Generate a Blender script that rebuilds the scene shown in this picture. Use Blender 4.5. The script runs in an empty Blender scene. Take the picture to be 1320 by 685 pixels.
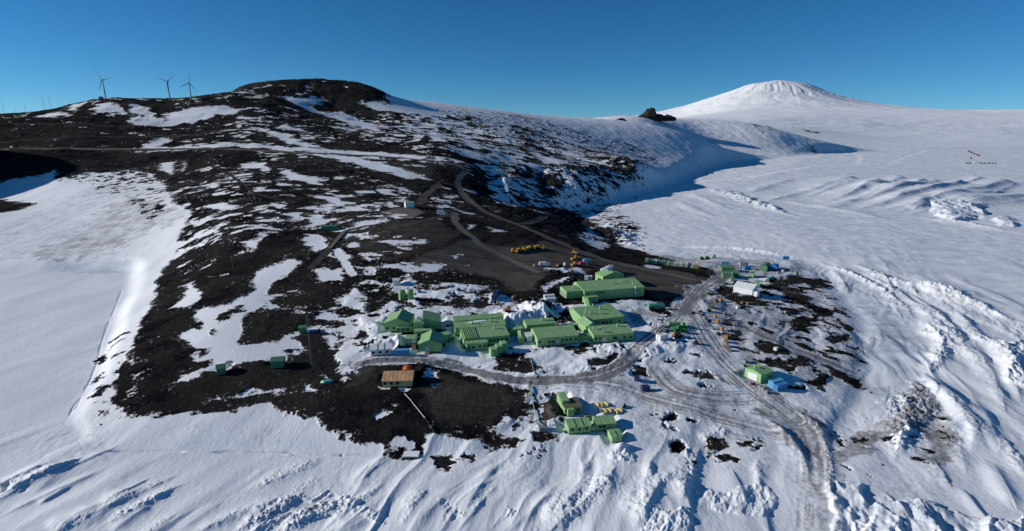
import bpy, bmesh, math, random
import numpy as np
from mathutils import Vector, Matrix
random.seed(7)
rng = np.random.default_rng(11)
f32 = np.float32
sc = bpy.context.scene
COL = sc.collection

# ------------------------------------------------------------------ camera
CAMZ, FPX, PITCH = 110.0, 700.0, math.radians(13.22)
CP, SP = math.cos(PITCH), math.sin(PITCH)
cd = bpy.data.cameras.new('camera'); cam = bpy.data.objects.new('camera', cd); COL.objects.link(cam)
cam.location = (0, 0, CAMZ); cam.rotation_euler = (math.pi/2 - PITCH, 0, 0)
cd.sensor_width = 36; cd.lens = FPX/1320*36; cd.clip_start = 1; cd.clip_end = 200000
sc.camera = cam

def ray(u, v):
    """slopes per metre of Y: X/Y and (z-CAMZ)/Y of the sight line through a photo pixel"""
    a, b = (u-660)/FPX, (342.5-v)/FPX
    k = CP + b*SP
    return a/k, (b*CP - SP)/k

def at_z(u, v, z):
    s, t = ray(u, v); Y = (z-CAMZ)/t
    return s, Y

# ------------------------------------------------------------------ noise
def _h(ix, iy, seed):
    n = (ix.astype(np.uint32)*np.uint32(374761393) + iy.astype(np.uint32)*np.uint32(668265263)
         + np.uint32((seed*2246822519) & 0xffffffff))
    n = (n ^ (n >> np.uint32(13)))*np.uint32(1274126177)
    n = (n ^ (n >> np.uint32(16)))
    return (n & np.uint32(0xffffff)).astype(f32)*f32(2/16777215.0) - f32(1)
def vnoise(x, y, seed=0):
    fx, fy = np.floor(x), np.floor(y)
    ix, iy = fx.astype(np.int32), fy.astype(np.int32)
    tx, ty = (x-fx).astype(f32), (y-fy).astype(f32)
    tx = tx*tx*tx*(tx*(tx*6-15)+10); ty = ty*ty*ty*(ty*(ty*6-15)+10)
    a, b = _h(ix, iy, seed), _h(ix+1, iy, seed)
    c, d = _h(ix, iy+1, seed), _h(ix+1, iy+1, seed)
    a = a + (b-a)*tx; c = c + (d-c)*tx
    return a + (c-a)*ty
def fbm(x, y, o=4, seed=0, gain=.5):
    r, amp, t = 0, 1.0, 0
    for i in range(o):
        r = r + amp*vnoise(x, y, seed+i*17); t += amp
        x, y, amp = x*2.03*.8 - y*2.03*.6 + 3.1, x*2.03*.6 + y*2.03*.8 + 1.7, amp*gain
    return r/f32(t)
def sstep(a, b, x):
    t = np.clip((x-a)/(b-a), 0, 1); return t*t*(3-2*t)
def blocks(x, y, seed):
    """tilted random blocks: one flat facet per Worley cell"""
    fx, fy = np.floor(x).astype(np.int32), np.floor(y).astype(np.int32)
    best = np.full(x.shape, 9e9, f32); out = np.zeros(x.shape, f32); sec = np.full(x.shape, 9e9, f32)
    for i in (-1, 0, 1):
        for j in (-1, 0, 1):
            cx, cy = fx+i, fy+j
            px = cx + .5 + .45*_h(cx, cy, seed); py = cy + .5 + .45*_h(cx, cy, seed+1)
            dx, dy = x-px, y-py
            d = dx*dx + dy*dy
            h = _h(cx, cy, seed+2) + .9*(dx*_h(cx, cy, seed+3) + dy*_h(cx, cy, seed+4))
            m = d < best
            sec = np.where(m, best, np.minimum(sec, d))
            out = np.where(m, h, out); best = np.where(m, d, best)
    return out*sstep(0, .22, np.sqrt(sec)-np.sqrt(best))

# ------------------------------------------------------------------ broad relief: control points -> thin plate spline of z/Y over (X/Y, ln Y)
CZ = [  # photo position, height of the ground there
 (160,525,4),(250,530,5),(350,525,6),(450,545,5),(560,540,6),(640,550,4),(720,565,3),
 (200,450,10),(230,380,14),(240,330,17),(300,450,13),(300,380,20),(300,300,36),(300,240,58),
 (400,450,12),(400,380,20),(400,300,35),(400,240,58),(450,480,10),(540,500,9),(620,510,8),
 (865,340,7),(960,370,8),(1010,345,4),(1040,400,4),(1090,450,3),(1000,440,7),(1000,490,5),(930,440,9),(930,520,4),
 (860,470,8),(850,430,11),(720,470,9),(600,480,8),(600,440,12),(540,440,13),(500,390,18),(600,390,17),(700,350,21),
 (650,330,24),(780,370,16),(830,385,14),(560,330,30),(560,290,40),(480,340,29),(520,275,44),
 (740,285,8),(780,312,4),(800,325,8),(860,325,4),(760,540,4),(780,560,3),(850,520,5),(960,560,2),(900,600,0),(1050,560,1),
]
CY = [  # photo position, distance
 (150,338,450),(80,340,452),(100,300,530),(100,250,680),(150,222,780),(50,232,770),(0,240,770),(0,300,540),(-120,240,760),(200,240,690),
 (-120,190,900),(50,215,810),(50,193,900),(200,190,900),(400,194,870),(500,200,860),(600,212,830),(595,240,690),(640,282,535),(700,305,455),
 (0,165,1050),(0,151,1200),(-150,150,1250),(60,145,1220),(136,129,1250),(190,130,1250),(250,128,1250),(300,122,1310),(200,160,1080),
 (136,138,1500),(190,138,1500),(240,137,1500),(280,133,1480),(60,155,1500),(0,160,1500),(165,129.5,1260),(215,129,1260),(275,126,1270),(320,109.5,1500),(310,113,1490),(300,119,1470),(345,105,1500),(385,104.5,1500),(440,107,1510),(470,109,1520),(497,121,1550),(440,140,1390),(400,160,1150),(500,170,1150),(600,190,1000),
 (512,126,1650),(545,131,1800),(640,142,2000),(740,153,2200),(790,157,2300),(880,172,2400),(930,194,2450),
 (700,165,1650),(800,190,1700),(870,200,1900),(760,205,1250),(822,210,1250),(740,215,1050),(650,222,900),(660,262,700),(700,275,630),
 (832,153,3500),(770,158,3300),(870,157,3900),(840,165,3000),
 (850,160,30000),(820,166,30000),(780,168,32000),(720,168,34000),(640,168,34000),(868,149,32000),(885,140,34000),(905,131,35000),(920,126,35500),(952,115,36000),(1013,104,36000),(1038,107.5,36000),(1065,119,36000),(940,119,35000),(965,109.5,36000),(985,106.8,36000),(1003,103,36000),(1025,106,36000),(1050,111.5,36000),
 (1080,124,36000),(1110,131,36000),(1150,139,36000),(1180,141,36000),(1220,145,36000),(1260,147,36000),(1320,144,36000),(1430,140,36000),(1600,142,36000),
 (900,152,18000),(1000,152,16000),(1000,164,9500),(1100,158,15000),(1200,163,15000),(1300,163,15000),(1450,163,15000),(1030,140,26000),(950,142,24000),
 (930,155,4400),(960,159.5,4200),(1000,175,3900),(1035,191.5,3800),(900,165,3900),(900,185,3400),(1030,166,9000),(1070,170,9500),(1110,172,9500),(1200,173,9500),(1300,172,9500),(1055,188,5200),(1120,187,6300),(1200,186,6800),(1300,185,7200),(1150,180,8000),(1300,179,8200),
]
HID = [ # hidden ground: X/Y, distance, height
 (-1.26,820,205),(-1.5,820,230),(-1.35,1000,190),(-1.12,640,40),(-1.4,640,60),(-1.3,540,12),
 (-.5,2200,150),(-.9,2200,120),(-.2,2600,150),(0,3200,150),(.1,4500,200),(-.5,6000,150),(-1.2,1600,120),(-.3,1900,190),(-.5,30000,200),(-1,15000,100),(0,15000,400),
 (.1,33000,250),(.5,52000,1500),(.2,52000,300),(.9,52000,1200),(-.5,60000,100),(1.3,52000,900),(1.6,30000,900),(-1.8,700,60),(-1.8,1000,110),(-2.5,900,80),(-3.2,700,60),(-1.5,450,20),(-1.9,430,10),
]
SEA = [(0,360),(60,365),(120,370),(0,420),(100,420),(0,500),(90,480),(0,560),(60,560),(0,640),(150,640),(300,640),(120,600),(240,600),(400,600),(450,660),(600,620),(600,684),
 (700,620),(760,660),(900,660),(1050,620),(1050,680),(1150,560),(1150,480),(1180,620),(1300,560),(1300,660),(1300,440),(1150,400),(1200,350),(1100,330),(1000,310),(900,305),(800,300),
 (1300,320),(1200,280),(1050,280),(900,260),(780,275),(830,256),(900,238),(950,218),(1000,230),(1100,240),(1200,220),(1300,230),(1100,205),(1200,200),(1300,200),(1400,250),(1400,400),(-80,400),(-80,600)]
pts, gv = [], []
for u, v, z in CZ: s, Y = at_z(u, v, z); pts.append((s, math.log(Y))); gv.append(z/Y)
for u, v, Y in CY:
    s, t = ray(u, v); pts.append((s, math.log(Y))); gv.append((CAMZ + t*Y)/Y)
for s, Y, z in HID: pts.append((s, math.log(Y))); gv.append(z/Y)
for u, v in SEA: s, Y = at_z(u, v, 0); pts.append((s, math.log(Y))); gv.append(0)
for s, Y in ((-1.5,80),(1.5,80),(0,80),(-3,60),(3,60),(3,300),(2.5,1000),(2,3000),(-3,200),(1.8,8000),(-1.6,300),(-2.5,350)): pts.append((s, math.log(Y))); gv.append(0)
pts = np.array(pts); gv = np.array(gv); n = len(pts)
def tps(d2): return .5*d2*np.log(d2 + 1e-12)
K = tps(((pts[:, None]-pts[None])**2).sum(-1)) + np.eye(n)*2e-6
Pm = np.hstack([np.ones((n, 1)), pts])
A = np.block([[K, Pm], [Pm.T, np.zeros((3, 3))]])
wts = np.linalg.solve(A, np.concatenate([gv, np.zeros(3)]))

# the sheet: columns at even X/Y, rows at distances that thin out with Y
Q = 1.0
sd = np.linspace(-1.22, 1.22, int(1480*Q))
so = np.linspace(1.22, 4.0, 42)[1:]
S = np.concatenate([-so[::-1], sd, so])
Ls = [math.log(70)]
while Ls[-1] < math.log(64000):
    Y = math.exp(Ls[-1])
    Ls.append(Ls[-1] + (min(Y/77000*.95, .0034) if Y < 6000 else .007)/Q)
L = np.array(Ls)
NS, NL = len(S), len(L)
# coarse evaluation, cubic upsampling
cs = np.linspace(-4.1, 4.1, 820); cl = np.linspace(math.log(68), math.log(66000), 520)
E = np.zeros((len(cl), len(cs)))
gs, gl = np.meshgrid(cs, cl)
for i in range(n):
    E += wts[i]*tps((gs-pts[i, 0])**2 + (gl-pts[i, 1])**2)
E += wts[n] + wts[n+1]*gs + wts[n+2]*gl
def cubic_matrix(xs, grid):
    h = grid[1]-grid[0]; m = len(grid); M = np.zeros((len(xs), m), f32)
    p = (xs-grid[0])/h; i = np.clip(np.floor(p).astype(int), 1, m-3); t = p-i
    w = [(1-t)**3/6, (3*t**3-6*t**2+4)/6, (-3*t**3+3*t**2+3*t+1)/6, t**3/6]
    for k in range(4): M[np.arange(len(xs)), i-1+k] = w[k]
    return M
# land outline (shore and tide crack), photo positions at sea level
SHORE = [(-500,356),(-100,355),(0,354),(60,353),(95,351),(150,352),(163,353),(158,380),(146,400),(135,440),(115,490),(84,540),(105,575),(140,582),(300,583),(480,586),(620,590),(760,594),(810,590),
 (880,590),(950,590),(1030,600),(1075,575),(1110,520),(1125,470),(1115,410),(1085,370),(1041,338),(947,322),(880,319),(815,312),(762,303),(738,274),(800,259),(870,240),(945,211),(985,207),(1055,200),(1120,196),(1200,193.5),(1300,191.5),(1400,190.5),(1900,190)]
def pol(uv, z=0):
    out = []
    for u, v in uv: s, Y = at_z(u, v, z); out.append((s, math.log(Y)))
    return out
shore = pol(SHORE) + [(4.5, math.log(15000)), (4.5, 11.4), (-4.5, 11.4), (-4.5, math.log(470))]

def seg_dist(px, py, ax, ay, bx, by):
    dx, dy = bx-ax, by-ay; q = dx*dx + dy*dy + 1e-12
    t = np.clip(((px-ax)*dx + (py-ay)*dy)/q, 0, 1)
    return (px-ax-t*dx)**2 + (py-ay-t*dy)**2, t
def poly_sd(px, py, poly):
    """signed distance, positive inside"""
    d = np.full(px.shape, 9e9, f32); ins = np.zeros(px.shape, bool)
    for (ax, ay), (bx, by) in zip(poly, poly[1:] + poly[:1]):
        d = np.minimum(d, seg_dist(px, py, ax, ay, bx, by)[0])
        if ay != by:
            ins ^= ((ay > py) != (by > py)) & (px < (bx-ax)*(py-ay)/(by-ay) + ax)
    d = np.sqrt(d); return np.where(ins, d, -d)
E *= sstep(0.0, .045, poly_sd(gs.astype(f32), gl.astype(f32), shore))
ML, MS = cubic_matrix(L, cl), cubic_matrix(S, cs)
Z = (ML @ E.astype(f32) @ MS.T)
SS, LL = np.meshgrid(S.astype(f32), L.astype(f32))
YY = np.exp(LL); XX = SS*YY
Z = Z*YY

ci = lambda a, arr: float(np.interp(a, arr, np.arange(len(arr))))
def bil(F, s, l):
    i, j = ci(l, L), ci(s, S); i0, j0 = min(int(i), NL-2), min(int(j), NS-2); a, b = i-i0, j-j0
    return float((F[i0, j0]*(1-b)+F[i0, j0+1]*b)*(1-a) + (F[i0+1, j0]*(1-b)+F[i0+1, j0+1]*b)*a)
Z0 = Z.copy()
def hit(u, v):
    """where the sight line through a photo pixel first meets the broad relief: (X/Y, ln Y)"""
    s, t = ray(u, v)
    j = min(int(ci(s, S)), NS-2); b = ci(s, S)-j
    col = Z0[:, j]*(1-b) + Z0[:, j+1]*b
    gap = (CAMZ + t*np.exp(L)) - col
    k = np.nonzero(gap < 0)[0]
    if len(k) and k[0] > 0:
        k = k[0]; a = gap[k-1]/(gap[k-1]-gap[k]); return s, L[k-1] + a*(L[k]-L[k-1])
    k = int(np.argmin(gap/np.exp(L))); return s, L[k]
def W(u, v):
    s, l = hit(u, v); Y = math.exp(l); return Vector((s*Y, Y, bil(Z0, s, l)))
def ground(x, y): return bil(Z, x/y, math.log(y))
def hits(uv): return [hit(*p) for p in uv]

def window(poly, m):
    a = np.array(poly); s0, l0 = a.min(0)-m; s1, l1 = a.max(0)+m
    return (slice(max(0, np.searchsorted(L, l0)-1), np.searchsorted(L, l1)+1), slice(max(0, np.searchsorted(S, s0)-1), np.searchsorted(S, s1)+1))
# ------------------------------------------------------------------ ground cover (outlines traced on the ground, then laid out in the world)
def resolve(poly):
    return [(p[0], math.log(p[1])) if len(p) == 3 else hit(*p) for p in poly]
LEFT_EDGE = [(161,532),(146,519),(148,492),(158,471),(166,451),(175,428),(183,411),(195,394),(205,361),(222,327),(235,300),(247,274),(222,258),(213,248),(205,231),(188,224),
             (161,218),(141,221),(111,224),(100,230),(77,233),(69,221),(44,231),(0,234),(-300,234)]
ROCK_MAIN = [(-2.6,3500,0),(-.245,3500,0),(505,122),(500,131),(470,137),(520,147),(560,150),(600,152),(650,156),(690,168),(730,183),(770,196),(822,206),(833,213),(815,222),(770,226),
 (735,220),(700,224),(650,228),(630,231),(625,248),(640,262),(664,268),(680,264),(700,268),(738,272),(762,286),(790,303),(800,318),(850,330),(905,346),(938,362),(900,382),(860,392),(830,385),(780,392),(730,395),(700,384),
 (668,390),(650,380),(620,370),(580,366),(545,368),(520,362),(480,360),(455,372),(440,395),(470,410),(476,425),(450,440),(435,455),(440,478),(455,482),(475,466),(500,463),(540,468),(575,478),(610,487),(640,492),(658,502),(675,519),
 (682,540),(665,548),(650,545),(615,545),(630,556),(660,563),(672,572),(635,576),(615,561),(584,557),(551,553),(537,579),(517,559),(500,584),(474,579),(458,569),(440,552),(403,546),(370,542),(351,530),(343,522),
 (322,527),(304,529),(296,536),(252,536),(201,535)] + LEFT_EDGE + [(-2.6,800,0)]
SNOW = [
 [(358,124),(420,125),(418,134),(405,139),(440,150),(470,160),(485,168),(455,163),(413,147),(390,141),(373,132)],[(317,126),(343,121),(333,127)],[(331,115),(348,109),(343,112)],[(383,122),(396,110),(391,117)],
 [(119,146),(127,135),(144,136),(157,141),(168,144),(161,150),(148,146)],[(161,136),(185,136),(199,144),(201,150),(216,154),(191,163),(170,163),(165,152),(176,150),(178,156),(190,153),(176,146)],
 [(212,146),(250,141),(300,138),(310,147),(280,151),(255,154),(240,158),(208,162),(191,162),(216,154)],[(45,154),(70,146),(89,148),(96,147),(70,155)],[(89,141),(114,132),(108,139),(98,144)],
 [(176,190),(191,182),(208,174),(221,178),(202,188),(280,187),(440,192),(507,197),(551,203),(545,206),(440,196),(280,191),(182,194),(136,192)],
 [(319,167),(339,169),(370,177),(413,188),(403,190),(370,183),(336,172)],[(373,161),(390,171),(356,167)],[(309,213),(346,209),(346,218),(322,219)],
 [(393,198),(440,200),(490,210),(517,218),(560,233),(520,229),(480,217),(440,207)],[(208,211),(222,209),(218,225),(208,221)],[(235,211),(243,216),(235,221)],[(363,218),(396,228),(413,238),(373,233)],
 [(265,243),(277,235),(279,241)],[(259,267),(285,263),(307,268),(296,272)],[(316,275),(336,268),(333,272)],[(346,262),(369,265),(356,270)],[(396,251),(440,255),(440,265),(413,258)],[(414,266),(428,264),(426,272),(417,272)],
 [(366,330),(388,339),(376,354),(356,367),(336,388),(333,396),(353,398),(333,399),(319,411),(304,438),(307,446),(339,443),(370,430),(420,416),(413,423),(380,435),(396,448),(370,458),(346,465),(322,471),(296,468),(275,475),(249,487),
  (218,500),(232,488),(272,465),(242,463),(274,453),(255,450),(227,438),(232,430),(255,423),(245,416),(250,401),(259,394),(272,397),(296,391),(314,382),(327,371),(332,354),(343,345),(366,342)],
 [(218,398),(232,387),(247,374),(235,366),(252,367),(260,384),(242,398)],[(269,360),(299,351),(296,357)],[(311,314),(336,302),(353,300),(329,315)],[(278,302),(292,298),(287,304)],
 [(384,308),(396,306),(415,303),(421,307),(424,314),(422,320),(409,324),(399,316)],[(411,327),(425,323),(434,337)],[(428,323),(438,322),(454,330),(449,340),(438,336)],[(392,289),(409,284),(422,284),(420,289),(413,291),(396,291)],
 [(443,295),(462,287),(484,283),(490,289),(468,294),(449,299)],[(428,260),(449,260),(440,264)],[(439,316),(457,311),(465,320),(449,320)],[(450,344),(475,344),(478,350)],[(463,328),(479,331),(479,339)],
 [(405,349),(440,347),(440,361),(416,361)],[(408,404),(440,394),(440,404)],[(416,435),(440,428),(433,451)],[(270,514),(292,509),(329,506),(371,505),(369,510),(332,509),(292,515)],[(395,500),(415,505),(396,509)],
 [(163,463),(170,455),(173,465),(185,467),(171,473)],[(168,487),(186,480),(175,489)],[(160,510),(173,499),(170,509)],[(437,431),(453,409),(480,407),(480,433),(458,435),(446,435)],
 [(440,449),(467,440),(480,440),(480,465),(461,482),(453,477),(433,463),(449,466)],[(435,487),(446,482),(454,487),(444,496)],[(397,421),(423,415),(418,423),(405,424)],[(403,482),(423,480),(426,489),(418,484)],[(395,498),(416,503),(411,508),(393,507)],
 [(374,451),(386,442),(400,449),(372,459)],[(480,311),(523,309),(552,309),(553,313),(517,317),(506,317)],[(470,283),(506,285),(493,288),(480,292)],[(496,280),(530,280),(508,284)],[(505,239),(518,242),(531,249),(515,244)],
 [(493,265),(502,261),(506,265)],[(513,255),(526,250),(519,260)],[(532,251),(546,248),(543,253)],[(572,251),(589,254),(577,256)],[(560,265),(577,264),(578,268),(565,269)],[(582,269),(611,275),(619,280),(598,275)],[(598,288),(615,291),(606,292)],
 [(629,294),(650,297),(637,298)],[(585,332),(598,329),(590,335)],[(580,379),(608,366),(634,365),(597,381)],[(704,366),(731,359),(741,360),(724,366),(704,374)],[(697,346),(711,350),(731,349),(741,344),(751,354),(723,354)],
 [(440,146),(460,151),(487,164),(494,174),(460,164),(440,156)],[(552,177),(564,177),(573,186),(558,184)],[(571,188),(615,198),(628,204),(601,201)],[(574,176),(601,183),(628,193),(608,191)],
 [(611,147),(641,148),(655,157),(675,188),(641,181),(628,164),(608,154)],[(608,208),(635,211),(665,223),(628,218)],[(574,204),(591,206),(588,211)],[(682,194),(709,201),(735,208),(729,216),(695,208)],
 [(744,308),(761,297),(785,314),(781,320),(770,322),(748,310)],[(486,532),(495,526),(510,528),(490,538)],[(548,497),(562,495),(556,507)],[(490,502),(524,500),(520,505),(495,507)],[(545,478),(560,476),(562,488),(545,492)],
 [(500,345),(540,342),(560,338),(570,344),(530,352)],[(432,388),(450,380),(462,388),(440,402)],[(830,341),(848,343),(850,347),(832,345)],[(686,257),(702,262),(700,270),(690,266)],
 [(1,-1,0)],
]
SNOW = [p for p in SNOW if len(p) > 2]
ROCK = [
 [(275,419),(282,408),(322,386),(312,401),(285,414)],[(237,426),(255,416),(259,428)],[(265,430),(274,426),(272,433)],[(0,258),(45,262),(30,268),(0,274),(-60,276),(-60,258)],
 [(470,377),(503,375),(508,388),(487,397),(480,405),(470,390)],[(534,383),(571,387),(545,394)],[(544,370),(584,370),(570,376)],[(582,390),(629,388),(621,397),(586,398)],
 [(597,378),(638,368),(660,365),(690,360),(690,388),(671,390),(660,382),(638,375),(621,383)],
 [(690,228),(722,221),(729,241),(709,261),(699,248)],[(735,221),(819,211),(823,228),(793,238),(752,235)],[(601,211),(628,218),(631,248),(621,261),(601,241)],[(625,261),(672,268),(668,282),(641,278)],[(662,253),(688,258),(682,268)],
 [(695,275),(732,272),(765,292)],[(682,285),(707,290),(731,297),(746,308),(741,317),(731,308),(687,292)],
 [(920,371),(940,369),(947,381),(977,381),(981,394),(954,391),(930,381)],[(991,361),(1021,357),(1041,359),(1071,367),(1068,372),(1048,374),(1034,367),(1011,371),(991,367)],
 [(1004,381),(1041,379),(1048,393),(1071,401),(1068,408),(1041,398),(1014,388)],[(1019,411),(1038,409),(1046,424),(1041,431),(1051,441),(1028,435),(1014,426)],[(1068,435),(1092,431),(1095,440),(1078,445)],[(1071,406),(1095,421),(1097,428),(1081,418)],
 [(974,445),(997,441),(1018,450),(1018,458),(991,456)],[(967,458),(1014,463),(1038,456),(1045,468),(1021,473),(991,470)],[(1061,470),(1095,475),(1105,485),(1102,495),(1078,485)],[(1038,488),(1065,485),(1061,498)],[(964,418),(997,426),(997,431),(977,426)],
 [(944,471),(967,468),(974,475),(954,478)],[(1006,504),(1025,500),(1035,497),(1028,504),(1014,508)],[(908,482),(930,488),(927,494),(910,492)],[(950,544),(971,539),(966,569),(961,574),(952,559)],[(910,566),(940,562),(944,579),(917,581)],
 [(1068,577),(1085,584),(1075,586)],[(1112,500),(1119,503),(1115,507)],[(759,465),(803,458),(799,472),(762,480)],[(809,472),(836,478),(843,492),(809,482)],[(709,502),(725,505),(722,532),(705,541),(694,532),(699,515)],
 [(638,462),(682,462),(702,478),(689,482),(641,478)],[(682,551),(719,566),(715,574),(689,572)],[(468,425),(474,432),(466,440),(460,434)],[(845,385),(880,378),(893,385),(880,398),(850,396)],[(680,384),(712,390),(708,402),(688,400)],
 [(958,157.5),(968,161),(985,172),(976,169)],[(1022,165),(1035,167),(1064,173),(1040,170.5)],[(984,162),(994,164),(990,166.5)],[(1050,190),(1054,199),(1046,196)],
 [(720,405),(733,400),(740,410),(728,418)],[(640,452),(672,455),(668,470),(645,468)],
]
# outlines wander with the ground's own texture
_a = np.maximum(4.0/YY, .0065)
WS = SS + _a*(fbm(XX/13, YY/13, 5, 201, .6) + .9*fbm(XX/48, YY/48, 3, 202, .6)*np.minimum(YY/500, 2.2))
WL = LL + 1.9*_a*(fbm(XX/13, YY/9, 5, 203, .6) + .9*fbm(XX/48, YY/34, 3, 204, .6)*np.minimum(YY/500, 2.2))
del _a
def sd_field(poly, m=.03):
    pr = resolve(poly); w = window(pr, m + .02)
    return w, poly_sd(WS[w], WL[w], [(a, b) for a, b in pr])*700
FC = np.full(SS.shape, 14, f32)              # + snow, - bare lava ground
w, d = sd_field(ROCK_MAIN, .05); FC[w] = np.minimum(FC[w], -d)
main_in = np.zeros(SS.shape, f32); main_in[w] = sstep(-2, 8, d)
for p in SNOW:
    w, d = sd_field(p); FC[w] = np.maximum(FC[w], d)
for p in ROCK:
    w, d = sd_field(p); FC[w] = np.minimum(FC[w], -d)
FC = np.clip(FC, -14, 14)

# how thickly small patches of snow are strewn over the lava ground (photo place, reach, density)
DENS = [(150,450,90,-.25),(250,500,120,-.2),(330,350,80,.0),(420,330,60,.12),(350,250,100,.22),(430,220,70,.18),(300,210,70,.14),(150,205,90,-.1),(60,170,90,.02),(300,160,80,.12),(400,180,60,.2),(520,170,70,.38),
 (620,175,60,.5),(720,195,60,.48),(790,210,40,.3),(420,120,60,-.08),(480,118,30,-.4),(560,240,40,.0),(620,300,60,-.2),(700,335,60,-.5),(500,330,50,.22),(540,350,40,.3),(600,355,40,.15),(800,350,60,-.6),(560,520,70,-.25),(480,470,60,-.1),
 (440,420,40,.25),(250,400,60,-.05),(60,200,60,-.15),(530,200,40,.15),(860,355,40,-.6),(540,275,40,.05)]
num = np.zeros(SS.shape, f32); den = np.full(SS.shape, 1e-4, f32)
for u, v, r, d in DENS:
    s, l = hit(u, v); q = np.exp(-((SS-s)**2 + ((LL-l)*.8)**2)/(2*(r/700*.75)**2)); num += q*f32(d); den += q
dens = num/den
n1 = fbm(XX/16, YY/10, 5, 3, .66)
n2 = fbm(XX/70 + 5, YY/34, 4, 9, .55)
FC += np.where(np.abs(FC) < 13, n1*7.5, 0)
spk = (n1*.85 + n2*.5) + dens - .43
FC = np.maximum(FC, np.clip(spk*34, -14, 14))
# lava showing through thin snow near the edges
thin = (fbm(XX/9, YY/6, 4, 21, .6) - .35)*22
near = sstep(10, 1, FC)*(FC > 0)
FC = np.where(FC > 0, FC - near*np.clip(thin, 0, 6), FC)
# scattered stones and banks on the point
STONY = [([(470,355),(700,380),(830,390),(900,400),(940,470),(840,500),(700,500),(560,470),(470,470),(430,430)], .27),
         ([(900,366),(1070,358),(1112,440),(1122,505),(1060,510),(1000,470),(930,440)], .19),([(440,540),(560,560),(640,560),(720,560),(724,588),(640,590),(520,598),(440,572)], .20),
         ([(660,490),(720,495),(740,560),(680,580),(640,540)], .20),([(600,205),(640,215),(760,215),(840,205),(830,240),(760,265),(650,280),(620,260)], .16),([(890,520),(980,520),(980,600),(890,590)], .24),
         ([(700,262),(790,262),(830,300),(800,322),(720,300)], .12),([(75,226),(160,216),(215,226),(222,262),(205,290),(165,262),(120,244)], .14),([(560,140),(680,150),(860,200),(840,216),(700,200)], .18),
         ([(820,455),(930,470),(945,505),(850,520),(800,490)], .26),([(1050,560),(1120,540),(1180,500),(1220,540),(1230,600),(1150,610),(1060,600)], .43),([(840,520),(960,520),(1000,560),(960,600),(860,590)], .22),([(130,440),(175,430),(160,520),(150,545),(110,540)], .30)]
n3 = fbm(XX/7.5, YY/5.5, 5, 33, .6) + .45*fbm(XX/30, YY/18, 3, 35)
for p, th in STONY:
    w, d = sd_field(p, .06)
    k = sstep(-14, 10, d); val = np.clip((n3[w]-th)*30, -14, 14)
    FC[w] = np.minimum(FC[w], np.where(k > .02, -val + (1-k)*14, 14))

# roads, yards, dirt: G = graded gravel, D = dirt trodden into snow, I = bare ice, B = clean drift
G = np.zeros(SS.shape, f32); D = np.zeros(SS.shape, f32); I = np.zeros(SS.shape, f32)
def layer(A, poly, val, soft=6, rough=6, sc_=18):
    w, d = sd_field(poly, .06)
    nn = fbm(XX[w]/sc_, YY[w]/sc_, 4, 41)
    m = sstep(-soft, soft, d + nn*rough); A[w] = np.maximum(A[w], val*m)
def path(pts_uv, width):
    """across and along coordinates of a track on the ground, in metres"""
    P = [W(*p) for p in pts_uv]; q = [(p.x/p.y, math.log(p.y)) for p in P]; w = window(q, .05 + width/min(p.y for p in P))
    x, y = XX[w], YY[w]; best = np.full(x.shape, 9e9, f32)
    for a, b in zip(P, P[1:]): best = np.minimum(best, seg_dist(x, y, a.x, a.y, b.x, b.y)[0])
    return w, np.sqrt(best)
def smooth_line(p, k=4):
    out = []; p = [p[0]] + list(p) + [p[-1]]
    for i in range(1, len(p)-2):
        for j in range(k):
            t = j/k; a, b, c, d = (np.array(p[i+q], float) for q in (-1, 0, 1, 2))
            out.append(tuple(.5*((2*b) + (c-a)*t + (2*a-5*b+4*c-d)*t*t + (3*b-a-3*c+d)*t**3)))
    return out + [tuple(map(float, p[-2]))]
ROADS = [  # line, width, gravel, dirt
 ([(-60,196),(0,194),(100,192.5),(200,192),(300,193),(400,197),(480,201),(550,207),(580,211),(598,220),(590,236),(598,254),(620,270),(645,282),(672,292),(705,306),(745,323),(790,338),(850,351),(890,360)], 10, 1, 0),
 ([(640,283),(672,288),(690,284),(700,279)], 9, .9, 0),
 ([(585,274),(588,288),(612,311),(640,327),(672,342),(690,350)], 8, 1, 0),([(564,238),(548,250),(540,262)], 9, .9, 0),([(480,300),(530,288),(570,279),(590,276)], 7, .6, 0),
 ([(400,345),(428,318),(443,300),(470,292)], 6, .6, 0),([(433,322),(445,340),(455,354)], 5, .8, .1),([(0,186),(80,180),(180,176),(260,172),(300,165)], 8, .45, 0),([(0,162),(100,163),(170,166)], 7, .4, 0),
 ([(270,214),(300,228),(330,250),(380,262)], 3, .4, 0),([(420,215),(450,230),(490,250),(520,268)], 3, .4, 0),
 ([(640,330),(600,318),(540,325),(500,334)], 6, .4, 0),([(560,312),(590,300),(600,296)], 6, .4, 0),
 ([(462,470),(500,464),(545,466),(590,474),(630,484),(665,490),(720,491),(765,488),(798,476),(815,460),(830,444),(850,430),(875,410),(890,390),(905,374)], 8, .5, 1.0),
 ([(880,395),(900,425),(920,455),(945,480),(975,505),(1010,530),(1040,556),(1050,585),(1052,640),(1052,720)], 16, 0, .46),
 ([(884,392),(902,425),(922,456),(948,482),(978,506),(1006,527),(1024,541)], 16, .06, .88),([(990,516),(1020,538),(1042,560),(1048,582)], 17, 0, .74),([(1030,548),(1046,572),(1051,600),(1052,625)], 17, 0, .6),([(900,372),(890,385),(880,400)], 16, .3, .95),
 ([(905,372),(940,352),(960,345),(1000,350),(1030,346)], 13, .3, .95),([(840,470),(870,505),(920,515),(970,512)], 14, 0, .7),([(895,380),(950,415),(985,435),(1040,455),(1100,480)], 10, .1, .9),([(930,390),(985,420),(1040,432)], 8, .1, .7),
 ([(730,492),(800,500),(860,520),(930,540),(1000,556),(1040,560)], 17, 0, .62),
]
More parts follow.
